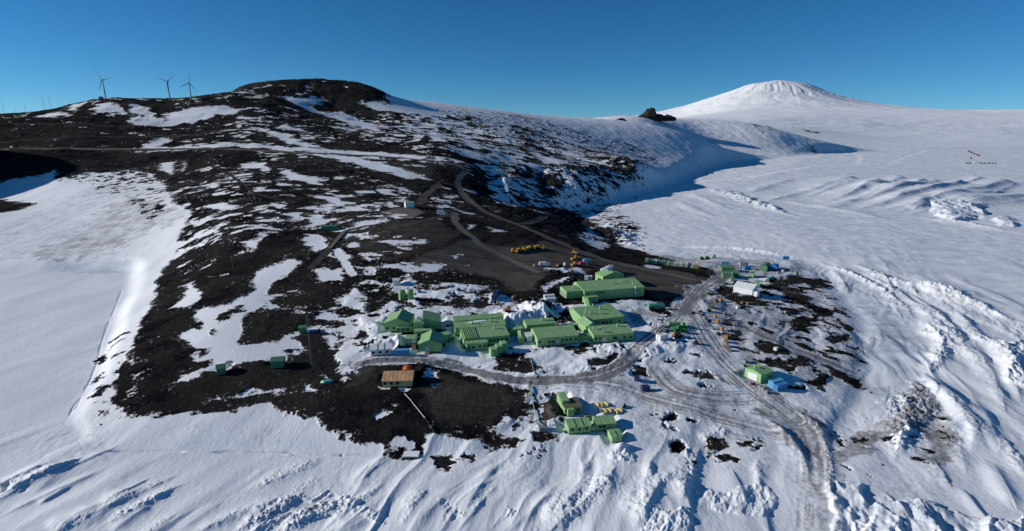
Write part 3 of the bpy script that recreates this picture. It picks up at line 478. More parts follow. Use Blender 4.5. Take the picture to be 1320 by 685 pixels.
# ------------------------------------------------------------------ buildings: name, label, front-left and front-right foot on the photo, depth, wall height, roof kind, roof rise, ridge place, options
GB = 'green station buildings'
BUILDINGS = [
 ('station_hall','largest long green hall with roof vents and a pale flue on its shaded front wall',(753,388.5),(830,382.5),19,6.0,'gable_x',2.4,.76,dict(win=[(.07,.72),(.20,.76),(.25,.76),(.30,.76)],vents=[(.55,.45),(.72,.5),(.86,.22)],flue=.84)),
 ('station_wing','low green wing with four garage openings, joined to left end of the largest hall',(730,386),(750.5,384.3),11,4.6,'gable_x',1.0,.8,dict(enddoors=4,vents=[(.6,.4)])),
 ('station_wing','bright green gabled wing standing behind the largest hall beside the long trailer',(777,367),(804,364),10,5.4,'gable_y',2.2,.5,dict(vents=[(.4,.5)])),
 ('entrance_porch','small flat-roofed green porch on the front of the largest hall',(753,391.5),(771,390),2.9,3.4,'flat',0,.5,dict(door=.3)),
 ('station_building','wide green building with slanting left wall, between largest hall and the antenna block',(754,424),(804,418),20,4.4,'gable_x',2.2,.8,dict(win=[(.45,.45),(.55,.45),(.66,.45),(.88,.45)],vents=[(.28,.35),(.52,.3),(.52,.75),(.62,.55)])),
 ('station_building','long green front block with antenna stubs on roof, above the snow bank by the track',(765,443),(816,439.5),12,4.2,'gable_x',1.6,.78,dict(win=[(.06,.55),(.16,.55),(.51,.5),(.56,.5),(.78,.5),(.93,.5)],door=.26,vents=[(.28,.2),(.1,.5),(.72,.6)])),
 ('station_link','green gabled cross wing between the wide green building and the front block',(755,432),(771,430.5),11,4.3,'gable_y',2.0,.5,dict()),
 ('station_building','long green block with ribbed wall, timber deck and row of windows facing the snow bank',(693,447.5),(745.5,443),13,4.4,'gable_x',1.7,.8,dict(win=[(.05,.5),(.29,.45),(.38,.45),(.61,.55),(.70,.55),(.80,.55),(.94,.55)],door=.49,deck=(.3,.68))),
 ('station_building','narrow green block right behind the ribbed block with timber deck',(679,429),(716,426),7.5,4.0,'gable_x',1.0,.8,dict(vents=[(.6,.5),(.8,.4)])),
 ('station_building','broad green block with ribbed roof and five dark windows beside three stepped sheds',(598,448),(656.5,442.5),13,4.2,'gable_x',1.4,.85,dict(win=[(.58,.5),(.66,.5),(.75,.5),(.84,.5),(.94,.5)],vents=[(.75,.6)],ribs=(.04,.3))),
 ('station_annex','flat green front annex with small windows, on left half of the ribbed-roof block',(601.5,453),(628,451),5.6,3.8,'mono_b',.5,.5,dict(win=[(.12,.4),(.32,.4),(.66,.5),(.88,.5)])),
 ('station_building','middle green block of the parallel pair, drifted snow lying on its roof',(587,433),(652,428),8,4.0,'gable_x',.9,.85,dict(win=[(.1,.4),(.3,.4),(.4,.4),(.5,.4),(.6,.4),(.75,.4)],vents=[(.35,.4),(.72,.5)],roofsnow=True)),
 ('station_building','rearmost thin green block of the parallel pair, nearest the orange excavator',(586,423.5),(649,418.5),6,4.0,'gable_x',.9,.8,dict()),
 ('station_building','tall green gabled building on stilts at the left end below two round tanks',(496,429),(528,429),14,5.0,'gable_y',2.6,.52,dict(lift=1.0,win=[(.1,.35),(.38,.35)])),
 ('station_annex','low green annex with three windows, fixed to front of the tall gabled building',(512,431),(535,429.5),4,3.2,'flat',0,.5,dict(lift=.8,win=[(.08,.6),(.34,.6),(.6,.6)])),
 ('station_annex','narrow upright green block with flat top, between the gabled and dark-roofed buildings',(534.5,431),(543,430.3),5,6.0,'flat',0,.5,dict()),
 ('station_building','dark green building with shaded single-pitch roof, right of the tall gabled building',(546,426.5),(568,425.5),13,4.4,'mono_r',2.2,.5,dict(lift=.6,win=[(.2,.3)])),
 ('station_link','green link passage with two windows, joining the left buildings',(535,436.5),(557,434.8),4,3.4,'flat',0,.5,dict(win=[(.25,.5),(.55,.5)])),
 ('station_hut','small green block raised high on a trestle, left of the front gabled building',(523,448),(537,447.5),6,4.0,'flat',0,.5,dict(lift=2.0,door=.75)),
 ('station_building','green gabled building on stilts nearest the lower track, gable facing front',(540,456),(569,455.5),13,4.6,'gable_y',2.2,.5,dict(lift=.9,door=.38)),
 ('station_link','dark green low passage running right from the front gabled building',(570,442),(581,440),4,3.6,'flat',0,.5,dict()),
 ('station_hut','tiny green lobby with one window, at left end of the ribbed-roof block',(580.5,441.8),(587,441.3),3,3.2,'flat',0,.5,dict(win=[(.4,.5)])),
 ('white_cabin','white three-bay cabin with green seams at far left of the station',(478,459.5),(504.5,457.5),6.5,3.0,'gable_x',.7,.75,dict(wall='white_paint',roof='white_paint',seams=2,win=[(.14,.5),(.46,.5),(.8,.5)])),
 ('stepped_shed','small green shed, front lowest of the three stepped sheds',(633,460.5),(641.5,459.5),4,3.4,'flat',0,.5,dict()),
 ('stepped_shed','small green shed, middle of the three stepped sheds',(640.5,457.2),(648,456.4),4,3.8,'flat',0,.5,dict()),
 ('stepped_shed','small green shed, rear and tallest of the three stepped sheds',(646.8,454.2),(653.5,453.4),4,4.1,'flat',0,.5,dict()),
 ('service_hut','small white hut squeezed in left of the ribbed block with timber deck',(679.5,441.5),(686,440.8),4,3.0,'mono_b',.6,.5,dict(wall='white_paint',roof='white_paint')),
 ('station_link','dark green shaded passage between the broad block and the deck block',(657.5,433.5),(676,431),4,3.0,'flat',0,.5,dict()),
 ('station_hut','little green lobby at the foot of the shaded passage',(668.5,444),(674.5,443.5),3,3.0,'flat',0,.5,dict()),
 ('garage','green garage with white roller door, standing by the snow road near blue containers',(980,495),(995.5,490),8.2,4.3,'gable_x',.8,.5,dict(rollerdoor=True,vents=[(.25,.6)],win=[(.75,.5)])),
 ('field_store','tall narrow green store at the corner of the brown-roofed hut',(724.5,528.5),(734,527.5),7.5,3.6,'flat',0,.5,dict()),
 ('field_hut','green hut with flat brown roof near the yellow sledges',(728,534.8),(749.8,532.4),6,2.9,'mono_b',.5,.5,dict(roof='brown_roof',win=[(.1,.5),(.75,.5)])),
 ('entrance_porch','boxy green entrance porch on front of the brown-roofed hut',(732,537.8),(740,537),2.6,2.9,'flat',0,.5,dict()),
 ('field_hut','green hut of three bays with dark roof seams and three windows, above the stony shore',(733,560.5),(761.5,558),5.8,3.0,'gable_x',.8,.72,dict(seams=2,win=[(.18,.55),(.48,.55),(.8,.6)])),
 ('field_hut','plain green hut with two windows, right of the three-bay hut',(769,556),(793.3,554.3),6,2.8,'gable_x',.9,.72,dict(win=[(.18,.6),(.38,.6)])),
 ('field_hut','smallest green hut with one roof seam, nearest the snowy shore',(788.7,571.3),(801.8,569.8),4.6,2.5,'gable_x',.6,.6,dict(seams=1)),
 ('station_link','low green connector between the three-bay hut and the plain hut',(762,557),(768.8,556),2,1.9,'flat',0,.5,dict()),
 ('historic_hut','historic hut with ochre plank walls and rusty orange striped roof on dark gravel',(493,500),(531,499),9,2.9,'gable_x',1.5,.72,dict(wall='ochre_wall',roof='rust_roof',win=[(.1,.6),(.3,.6),(.52,.6)])),
 ('store_hut','little bright orange hut right behind the ochre historic hut',(520,485),(529.5,484.5),4,2.6,'gable_y',.5,.5,dict(wall='orange_paint',roof='orange_paint')),
 ('instrument_hut','dark green hut on black lava, leftmost and lowest of the lone huts',(280,484.5),(291.5,482.5),5,3.0,'gable_x',1.0,.5,dict(wall='deep_green',roof='deep_green')),
 ('instrument_hut','dark green hut on black lava with long black shadow, right of the leftmost lone hut',(349.5,476),(366,474.5),5.5,3.4,'gable_x',1.0,.5,dict(wall='deep_green',roof='deep_green')),
 ('instrument_hut','small dark green hut beside blue tarpaulin and slim mast',(385.5,430.5),(394,430),4,3.0,'gable_x',.6,.5,dict(wall='deep_green',roof='deep_green')),
 ('instrument_hut','long dark green hut high on the slope beside a buried trough',(414,298),(433.5,297.5),6,3.6,'flat',0,.5,dict(wall='deep_green',roof='deep_green')),
 ('yard_shed','largest low green shed in the outer yard, nearest the snow pile edge',(930,350),(947,350.6),9,3.0,'mono_b',.4,.5,dict(wall='yard_green',roof='yard_green')),
 ('yard_shed','green yard shed just in front of the largest low shed',(932,358.8),(943,359.3),8,3.0,'mono_b',.4,.5,dict(wall='yard_green',roof='yard_green')),
 ('yard_shed','green yard shed with sloping lid, right of two low sheds',(944.5,357),(953,357.6),6,2.8,'mono_b',.6,.5,dict(wall='yard_green',roof='yard_green')),
 ('yard_shed','tiny green kiosk at foot of the yard sheds, behind the white shed',(942.5,363),(946.5,363.2),3,3.0,'flat',0,.5,dict(wall='yard_green',roof='yard_green')),
 ('quonset_hut','green hut with rounded roof in the outer yard, beside the blue-roofed sledge hut',(978.5,349.6),(988.5,350.8),15,3.6,'arch',1.3,.5,dict(wall='yard_green',roof='yard_green')),
 ('sledge_hut','blue-roofed hut on white runners beside the rounded green hut',(991,349),(1001,350.2),11,3.0,'arch',1.2,.5,dict(wall='blue_paint',roof='blue_paint',lift=.8,runners=True)),
 ('yard_shed','upright narrow green hut in the middle of outer yard',(966.5,358),(971,358.5),7,3.4,'flat',0,.5,dict(roof='yard_green')),
 ('yard_shed','small green hut directly behind right end of the white shed',(973,370.5),(978.5,371),5,3.4,'flat',0,.5,dict()),
 ('white_shed','long white sheeted shed with pale roof, alone beside dark gravel',(945,376.6),(969.5,381.4),9,4.2,'gable_x',2.2,.7,dict(wall='white_paint',roof='white_paint',endbox=True)),
 ('drill_hut','green-topped pale hut on the slope above the round gravel pad',(523,268.5),(534.5,268),8,5.2,'flat',0,.5,dict(wall='white_paint')),
 ('service_hut','grey white hut on rock behind the two round tanks',(507,368.5),(515,368),5,3.2,'gable_x',.8,.5,dict(wall='white_paint',roof='white_paint')),
]
def frame_of(FL, FR, depth):
    a = W(*FL); b = W(*FR); z0 = (a.z + b.z)/2
    s, Y = at_z(FL[0], FL[1], z0); a = Vector((s*Y, Y, z0)); s, Y = at_z(FR[0], FR[1], z0); b = Vector((s*Y, Y, z0))
    ex = b-a; wdt = ex.length; rz = math.atan2(ex.y, ex.x)
    ctr = a + ex*.5 + Vector((-math.sin(rz), math.cos(rz), 0))*depth*.5
    return ctr, rz, wdt
FRAMES = [frame_of(b[2], b[3], b[4]) for b in BUILDINGS]
# level the ground under each
def pad(c, rz, hx, hy, z0, blend=4.0):
    r = math.hypot(hx, hy) + blend; s0, l0 = c.x/c.y, math.log(c.y)
    w = window([(s0, l0)], 1.6*r/(c.y-r)); x, y = XX[w]-c.x, YY[w]-c.y
    lx = x*math.cos(rz) + y*math.sin(rz); ly = -x*math.sin(rz) + y*math.cos(rz)
    d = np.maximum(np.abs(lx)-hx, np.abs(ly)-hy); k = sstep(blend, .6, d)
    Z[w] = Z[w]*(1-k) + (z0-.05)*k
for b, (c, rz, wdt) in zip(BUILDINGS, FRAMES): pad(c, rz, wdt/2, b[4]/2, c.z)
# ------------------------------------------------------------------ build the sheet
def build_ground():
    me = bpy.data.meshes.new('ground')
    nv = NS*NL
    co = np.empty((nv, 3), f32); co[:, 0] = XX.ravel(); co[:, 1] = YY.ravel(); co[:, 2] = Z.ravel()
    me.vertices.add(nv); me.vertices.foreach_set('co', co.ravel())
    a = (np.arange(NL-1)[:, None]*NS + np.arange(NS-1)[None]).ravel().astype(np.int32)
    quads = np.stack([a, a+1, a+1+NS, a+NS], 1).ravel()
    nf = len(a); me.loops.add(nf*4); me.loops.foreach_set('vertex_index', quads)
    me.polygons.add(nf); me.polygons.foreach_set('loop_start', np.arange(0, nf*4, 4, dtype=np.int32))
    me.polygons.foreach_set('use_smooth', np.ones(nf, bool))
    me.update(calc_edges=True)
    ca_ = me.attributes.new('cover', 'FLOAT_COLOR', 'POINT')
    arr = np.stack([np.clip(FC/28 + .5, 0, 1), G, D, np.clip(I, 0, 1)], -1).astype(f32); ca_.data.foreach_set('color', arr.ravel())
    cb = me.attributes.new('clean', 'FLOAT', 'POINT'); cb.data.foreach_set('value', np.clip(B, 0, 1).astype(f32).ravel())
    o = bpy.data.objects.new('ground', me); COL.objects.link(o); o['kind'] = 'structure'
    return o
class NT:
    """small helper for node trees"""
    def __init__(s, name):
        s.m = bpy.data.materials.new(name); s.m.use_nodes = True; s.t = s.m.node_tree; s.t.nodes.clear()
        s.out = s.n('ShaderNodeOutputMaterial'); s.b = s.n('ShaderNodeBsdfPrincipled'); s.l(s.b.outputs[0], s.out.inputs[0])
    def n(s, k, **kw):
        q = s.t.nodes.new(k)
        for a, v in kw.items(): setattr(q, a, v)
        return q
    def l(s, a, b): s.t.links.new(a, b)
    def put(s, sock, v):
        if hasattr(v, 'links') or isinstance(v, bpy.types.NodeSocket): s.l(v, sock)
        else: sock.default_value = v
    def math(s, op, a, b=0.0, c=None, clamp=False):
        q = s.n('ShaderNodeMath', operation=op, use_clamp=clamp); s.put(q.inputs[0], a); s.put(q.inputs[1], b)
        if c is not None: s.put(q.inputs[2], c)
        return q.outputs[0]
    def noise(s, vec, scale, detail=4, rough=.55, dist=0):
        q = s.n('ShaderNodeTexNoise'); s.put(q.inputs['Vector'], vec); q.inputs['Scale'].default_value = scale
        q.inputs['Detail'].default_value = detail; q.inputs['Roughness'].default_value = rough; q.inputs['Distortion'].default_value = dist
        return q.outputs['Fac']
    def mix(s, f, a, b):
        q = s.n('ShaderNodeMix', data_type='RGBA'); s.put(q.inputs['Factor'], f); s.put(q.inputs['A'], a); s.put(q.inputs['B'], b); 
        return q.outputs['Result']
    def ramp(s, v, a, b):
        q = s.n('ShaderNodeMapRange', interpolation_type='SMOOTHSTEP'); s.put(q.inputs[0], v); q.inputs[1].default_value = a; q.inputs[2].default_value = b
        return q.outputs[0]
    def scale(s, vec, x, y, z):
        q = s.n('ShaderNodeMapping'); s.put(q.inputs[0], vec); q.inputs['Scale'].default_value = (x, y, z); return q.outputs[0]
# the mixing node has sockets of several types; find the colour ones
def _mix(self, f, a, b):
    q = self.n('ShaderNodeMix', data_type='RGBA')
    self.put(q.inputs[0], f); self.put(q.inputs[6], a); self.put(q.inputs[7], b); return q.outputs[2]
NT.mix = _mix
def c4(r, g, b): return (r, g, b, 1)
def ground_material():
    T = NT('lava_and_snow')
    geo = T.n('ShaderNodeNewGeometry'); P = geo.outputs['Position']
    at = T.n('ShaderNodeAttribute', attribute_name='cover'); sep = T.n('ShaderNodeSeparateColor'); T.l(at.outputs['Color'], sep.inputs[0])
    snow, grav, dirt, ice = sep.outputs[0], sep.outputs[1], sep.outputs[2], at.outputs['Alpha']
    cl = T.n('ShaderNodeAttribute', attribute_name='clean').outputs['Fac']
    fine = T.noise(P, .55, 6, .65); mid = T.noise(P, .09, 5, .6); big = T.noise(P, .012, 4, .55); tiny = T.noise(P, 2.4, 3, .6)
    # snow cover, with its outline broken up by the ground texture
    f = T.math('SUBTRACT', snow, .5)
    f = T.math('MULTIPLY_ADD', T.math('SUBTRACT', fine, .5), .72, f)
    f = T.math('MULTIPLY_ADD', T.math('SUBTRACT', mid, .5), .34, f)
    f = T.math('MULTIPLY_ADD', T.math('SUBTRACT', tiny, .5), .34, f)
    cover = T.ramp(f, -.035, .05)
    fleck = T.math('MULTIPLY', T.ramp(T.noise(P, .42, 5, .72), .605, .64), T.ramp(T.noise(P, .02, 3, .6), .42, .6))
    fleck = T.math('MULTIPLY', fleck, T.ramp(grav, .5, .1)); cover = T.math('MAXIMUM', cover, T.math('MULTIPLY', fleck, T.ramp(snow, -.05, .2)))
    # lava scoria: black to brown, gravel where it has been graded
    rock = T.mix(T.ramp(mid, .36, .64), c4(.0055, .0060, .0080), c4(.022, .0205, .0205))
    rock = T.mix(T.math('MULTIPLY', T.ramp(T.noise(P, .035, 6, .7), .50, .60), .8), rock, c4(.024, .0222, .0218))
    rock = T.mix(T.math('MULTIPLY', T.ramp(big, .44, .62), .75), rock, c4(.034, .0315, .030))
    rock = T.mix(T.math('MULTIPLY', T.ramp(tiny, .58, .72), .6), rock, c4(.058, .055, .053))
    trk = T.noise(T.scale(P, .02, .16, .1), 1, 4, .6, .6)
    gr = T.mix(T.ramp(mid, .3, .7), c4(.086, .075, .065), c4(.130, .114, .100))
    gr = T.mix(T.math('MULTIPLY', T.ramp(trk, .48, .62), .6), gr, c4(.034, .030, .028))
    gr = T.mix(T.math('MULTIPLY', T.ramp(tiny, .58, .75), .4), gr, c4(.15, .138, .125))
    gr = T.mix(T.math('MULTIPLY', T.ramp(grav, .87, .98), .8), gr, c4(.165, .150, .135))
    rock = T.mix(grav, rock, gr)
    # snow: wind packed, dusted with grit, bare ice
    st = T.noise(T.scale(P, .05, .012, .02), 1, 5, .6)
    sn = T.mix(T.ramp(st, .35, .65), c4(.70, .72, .76), c4(.82, .83, .85))
    ic = T.mix(T.ramp(T.noise(T.scale(P, .03, .06, .05), 1, 6, .65, .4), .38, .62), c4(.36, .43, .51), c4(.70, .73, .78))
    sn = T.mix(ice, sn, ic)
    gritn = T.math('ADD', T.math('MULTIPLY', fine, .55), T.math('MULTIPLY', mid, .6))
    gk = T.ramp(T.math('ADD', gritn, T.math('MULTIPLY', T.math('SUBTRACT', dirt, .5), .75)), .40, .82)
    gk = T.math('MULTIPLY', gk, T.ramp(dirt, 0, .18))
    sn = T.mix(T.math('MULTIPLY', gk, .85), sn, c4(.11, .10, .094))
    sn = T.mix(T.math('MULTIPLY', cl, .8), sn, c4(.90, .90, .91))
    col = T.mix(cover, rock, sn)
    T.l(col, T.b.inputs['Base Color'])
    r = T.math('MULTIPLY_ADD', cover, -.25, .95); T.l(r, T.b.inputs['Roughness'])
    T.l(T.math('MULTIPLY', cover, .22), T.b.inputs['Specular IOR Level'])
    # small-scale relief
    hs = T.math('MULTIPLY', T.noise(T.scale(P, 1, .45, 1), .8, 5, .6), .16)
    hr = T.math('MULTIPLY', T.noise(P, .8, 6, .7), 1.5)
    hr = T.math('MULTIPLY', hr, T.math('MULTIPLY_ADD', grav, -.85, 1))
    hx = T.n('ShaderNodeMix', data_type='FLOAT'); T.l(cover, hx.inputs[0]); T.l(hr, hx.inputs[2]); T.l(hs, hx.inputs[3])
    bp = T.n('ShaderNodeBump'); bp.inputs['Strength'].default_value = 1; bp.inputs['Distance'].default_value = 1.0; T.l(hx.outputs[0], bp.inputs['Height']); T.l(bp.outputs[0], T.b.inputs['Normal'])
    return T.m
ground_ob = build_ground(); ground_ob.data.materials.append(ground_material())

# ------------------------------------------------------------------ light
SUN_EL, SUN_AZ = math.radians(19.5), math.radians(-88)      # azimuth from +Y, clockwise: low sun on the left
sun_dir = Vector((math.sin(SUN_AZ)*math.cos(SUN_EL), math.cos(SUN_AZ)*math.cos(SUN_EL), math.sin(SUN_EL)))
sl = bpy.data.lights.new('sun', 'SUN'); sl.energy = 4.5; sl.angle = math.radians(.53); sl.color = (1, .965, .91)
so_ = bpy.data.objects.new('sun', sl); COL.objects.link(so_); so_.rotation_euler = (-sun_dir).to_track_quat('-Z', 'Y').to_euler(); so_.location = (-400, 100, 400)
wd_ = bpy.data.worlds.new('World'); sc.world = wd_; wd_.use_nodes = True
wt = wd_.node_tree; bg = wt.nodes['Background']; sky = wt.nodes.new('ShaderNodeTexSky'); sky.sky_type = 'NISHITA'; sky.sun_disc = False
sky.sun_elevation = SUN_EL; sky.sun_rotation = SUN_AZ; sky.altitude = 0; sky.air_density = .6; sky.dust_density = 0.0; sky.ozone_density = 6.0
hs_ = wt.nodes.new('ShaderNodeHueSaturation'); hs_.inputs['Saturation'].default_value = 1.13; hs_.inputs['Hue'].default_value = .5
wt.links.new(sky.outputs[0], hs_.inputs['Color']); 
tn_ = wt.nodes.new('ShaderNodeMix'); tn_.data_type = 'RGBA'; tn_.blend_type = 'MULTIPLY'; tn_.inputs[0].default_value = 1; tn_.inputs[7].default_value = (.95, 1.14, 1.02, 1)
wt.links.new(hs_.outputs[0], tn_.inputs[6]); wt.links.new(tn_.outputs[2], bg.inputs[0]); bg.inputs[1].default_value = .08
vs = sc.view_settings; vs.view_transform = 'Standard'; vs.look = 'None'; vs.exposure = 0.1; vs.gamma = 1; vs.use_curve_mapping = False
sc.render.film_transparent = False
sc.cycles.max_bounces = 4; sc.cycles.diffuse_bounces = 2
# ------------------------------------------------------------------ paints
def paint(name, col, rough=.55, var=.12, stripes=0.0, depth=.0, axis=0, metal=0, dirt=.25):
    T = NT(name); tc = T.n('ShaderNodeTexCoord').outputs['Object']
    geo = T.n('ShaderNodeNewGeometry').outputs['Position']
    n_ = T.noise(geo, .35, 5, .65); m_ = T.noise(geo, 2.2, 4, .6)
    a = tuple(min(1, c*(1+var)) for c in col); b_ = tuple(c*(1-var) for c in col)
    cc = T.mix(T.ramp(n_, .3, .7), c4(*b_), c4(*a))
    cc = T.mix(T.math('MULTIPLY', T.ramp(m_, .55, .75), dirt), cc, c4(col[0]*.5+.04, col[1]*.5+.04, col[2]*.5+.035))
    if stripes:
        sx = T.n('ShaderNodeSeparateXYZ'); T.l(tc, sx.inputs[0])
        q = T.math('ADD', sx.outputs[0], T.math('MULTIPLY', sx.outputs[1], .9 if axis == 2 else 0))
        fr = T.math('FRACT', T.math('MULTIPLY', q, 1/stripes)); tri = T.math('ABSOLUTE', T.math('SUBTRACT', fr, .5))
        groove = T.ramp(tri, .38, .47)
        cc = T.mix(T.math('MULTIPLY', groove, depth), cc, c4(*(c*.35 for c in col)))
        bp = T.n('ShaderNodeBump'); bp.inputs['Distance'].default_value = .06; bp.inputs['Strength'].default_value = .6; T.l(T.math('SUBTRACT', 1, groove), bp.inputs['Height']); T.l(bp.outputs[0], T.b.inputs['Normal'])
    T.l(cc, T.b.inputs['Base Color']); T.b.inputs['Roughness'].default_value = rough; T.b.inputs['Metallic'].default_value = metal
    T.b.inputs['Specular IOR Level'].default_value = .3
    return T.m
M = dict(
 green_wall=paint('green_panel_wall', (.265,.46,.19), .6, .1, 1.6, .42, 2), green_roof=paint('green_sheet_roof', (.255,.425,.20), .55, .12, 1.6, .5),
 deep_green=paint('dark_green_paint', (.07,.19,.11), .6, .1), white_paint=paint('white_sheet', (.72,.73,.74), .55, .06, 1.3, .25, 2, dirt=.15), yard_green=paint('faded_yard_green', (.11,.235,.125), .6, .15, .9, .3), brown_roof=paint('brown_felt', (.13,.12,.075), .8, .12),
 ochre_wall=paint('ochre_planks', (.52,.42,.21), .75, .12, .7, .5), rust_roof=paint('rusty_striped_roof', (.54,.31,.16), .7, .25, 1.7, .7), orange_paint=paint('orange_paint', (.60,.12,.03), .5, .1),
 blue_paint=paint('blue_paint', (.045,.22,.50), .5, .1, .8, .3, 2), navy=paint('navy_paint', (.02,.04,.13), .5, .1), teal=paint('teal_tank_paint', (.10,.38,.30), .45, .08), sky_blue=paint('pale_blue_paint', (.10,.33,.55), .55, .1),
 pale_green=paint('pale_green_paint', (.25,.37,.22), .6, .1, .8, .3, 2), beige=paint('beige_paint', (.52,.48,.38), .65, .1, .8, .3, 2), yellow=paint('machine_yellow', (.55,.30,.03), .45, .12), bright_yellow=paint('yellow_canvas', (.58,.47,.15), .6, .1),
 machine_green=paint('machine_green', (.03,.22,.05), .45, .1), red=paint('red_paint', (.50,.03,.05), .45, .1), rubber=paint('black_rubber', (.012,.012,.013), .85, .1), steel=paint('grey_steel', (.22,.23,.24), .5, .12),
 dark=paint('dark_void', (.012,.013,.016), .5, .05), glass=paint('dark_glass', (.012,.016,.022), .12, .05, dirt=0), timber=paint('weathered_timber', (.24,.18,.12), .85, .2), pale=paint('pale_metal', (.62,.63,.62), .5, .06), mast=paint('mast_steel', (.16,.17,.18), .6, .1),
 turbine=paint('turbine_paint', (.30,.31,.32), .5, .05), roofsnow=paint('drifted_snow', (.82,.83,.86), .8, .03, dirt=0), rust=paint('rust_brown', (.20,.09,.045), .8, .2), outcrop=paint('outcrop_rock', (.022,.0195,.019), .9, .4), orange_brown=paint('orange_machine', (.38,.19,.06), .5, .15),
)
# ------------------------------------------------------------------ mesh building
class MB:
    def __init__(s): s.bm = bmesh.new()
    def poly(s, pts): 
        try: s.bm.faces.new([s.bm.verts.new(p) for p in pts])
        except ValueError: pass
    def hull(s, lower, upper):
        """a solid between two rings of equal length"""
        a = [s.bm.verts.new(p) for p in lower]; b = [s.bm.verts.new(p) for p in upper]; n_ = len(a)
        s.bm.faces.new(a[::-1]); s.bm.faces.new(b)
        for i in range(n_): s.bm.faces.new((a[i], a[(i+1) % n_], b[(i+1) % n_], b[i]))
        return s
    def box(s, x0, x1, y0, y1, z0, z1, rz=0, bev=0):
        c = Vector(((x0+x1)/2, (y0+y1)/2, 0)); R = Matrix.Rotation(rz, 3, 'Z')
        q = [c + R @ Vector((x-c.x, y-c.y, 0)) for x, y in ((x0, y0), (x1, y0), (x1, y1), (x0, y1))]
        if bev:
            q2 = [c + R @ Vector(((x-c.x)*(1-bev), (y-c.y)*(1-bev), 0)) for x, y in ((x0, y0), (x1, y0), (x1, y1), (x0, y1))]
            h = z1-z0; s.hull([(p.x, p.y, z0) for p in q], [(p.x, p.y, z0 + h*.8) for p in q]); s.hull([(p.x, p.y, z0 + h*.8) for p in q], [(p.x, p.y, z1) for p in q2])
        else: s.hull([(p.x, p.y, z0) for p in q], [(p.x, p.y, z1) for p in q])
        return s
    def prism_x(s, prof, x0, x1):
        s.hull([(x0, y, z) for y, z in prof], [(x1, y, z) for y, z in prof]); return s
    def prism_y(s, prof, y0, y1):
        s.hull([(x, y0, z) for x, z in prof], [(x, y1, z) for x, z in prof]); return s
    def tube(s, a, b, r1, r2=None, n=8):
        a, b = Vector(a), Vector(b); r2 = r1 if r2 is None else r2; d = (b-a).normalized()
        u = d.orthogonal().normalized(); v = d.cross(u)
        rg = [u*math.cos(2*math.pi*i/n) + v*math.sin(2*math.pi*i/n) for i in range(n)]
        s.hull([a + g*r1 for g in rg], [b + g*r2 for g in rg]); return s
    def done(s, name, mat, parent=None):
        bmesh.ops.recalc_face_normals(s.bm, faces=s.bm.faces)
        me = bpy.data.meshes.new(name); s.bm.to_mesh(me); s.bm.free(); me.materials.append(M[mat] if isinstance(mat, str) else mat)
        o = bpy.data.objects.new(name, me); COL.objects.link(o)
        if parent: o.parent = parent
        return o
def thing(name, label, cat, loc, rz=0, group=None):
    o = bpy.data.objects.new(name, None); COL.objects.link(o); o.location = loc; o.rotation_euler = (0, 0, rz); o.empty_display_size = .5
    o['label'] = label; o['category'] = cat
    if group: o['group'] = group
    return o
def tag(o, label, cat, group=None):
    o['label'] = label; o['category'] = cat
    if group: o['group'] = group
    return o
def dup(root, loc, rz, label=None, group=None, mats=None):
    def cp(o, par):
        c = o.copy(); COL.objects.link(c)
        if par: c.parent = par
        if mats and c.type == 'MESH' and o.data.materials and o.data.materials[0].name in mats:
            c.data = o.data.copy(); c.data.materials[0] = M[mats[o.data.materials[0].name]]
        for k in o.children: cp(k, c)
        return c
    r = cp(root, None); r.location = loc; r.rotation_euler = (0, 0, rz)
    if label: r['label'] = label
    if group: r['group'] = group
    return r
def G3(u, v, dz=0):
    p = W(u, v); return Vector((p.x, p.y, ground(p.x, p.y) + dz))

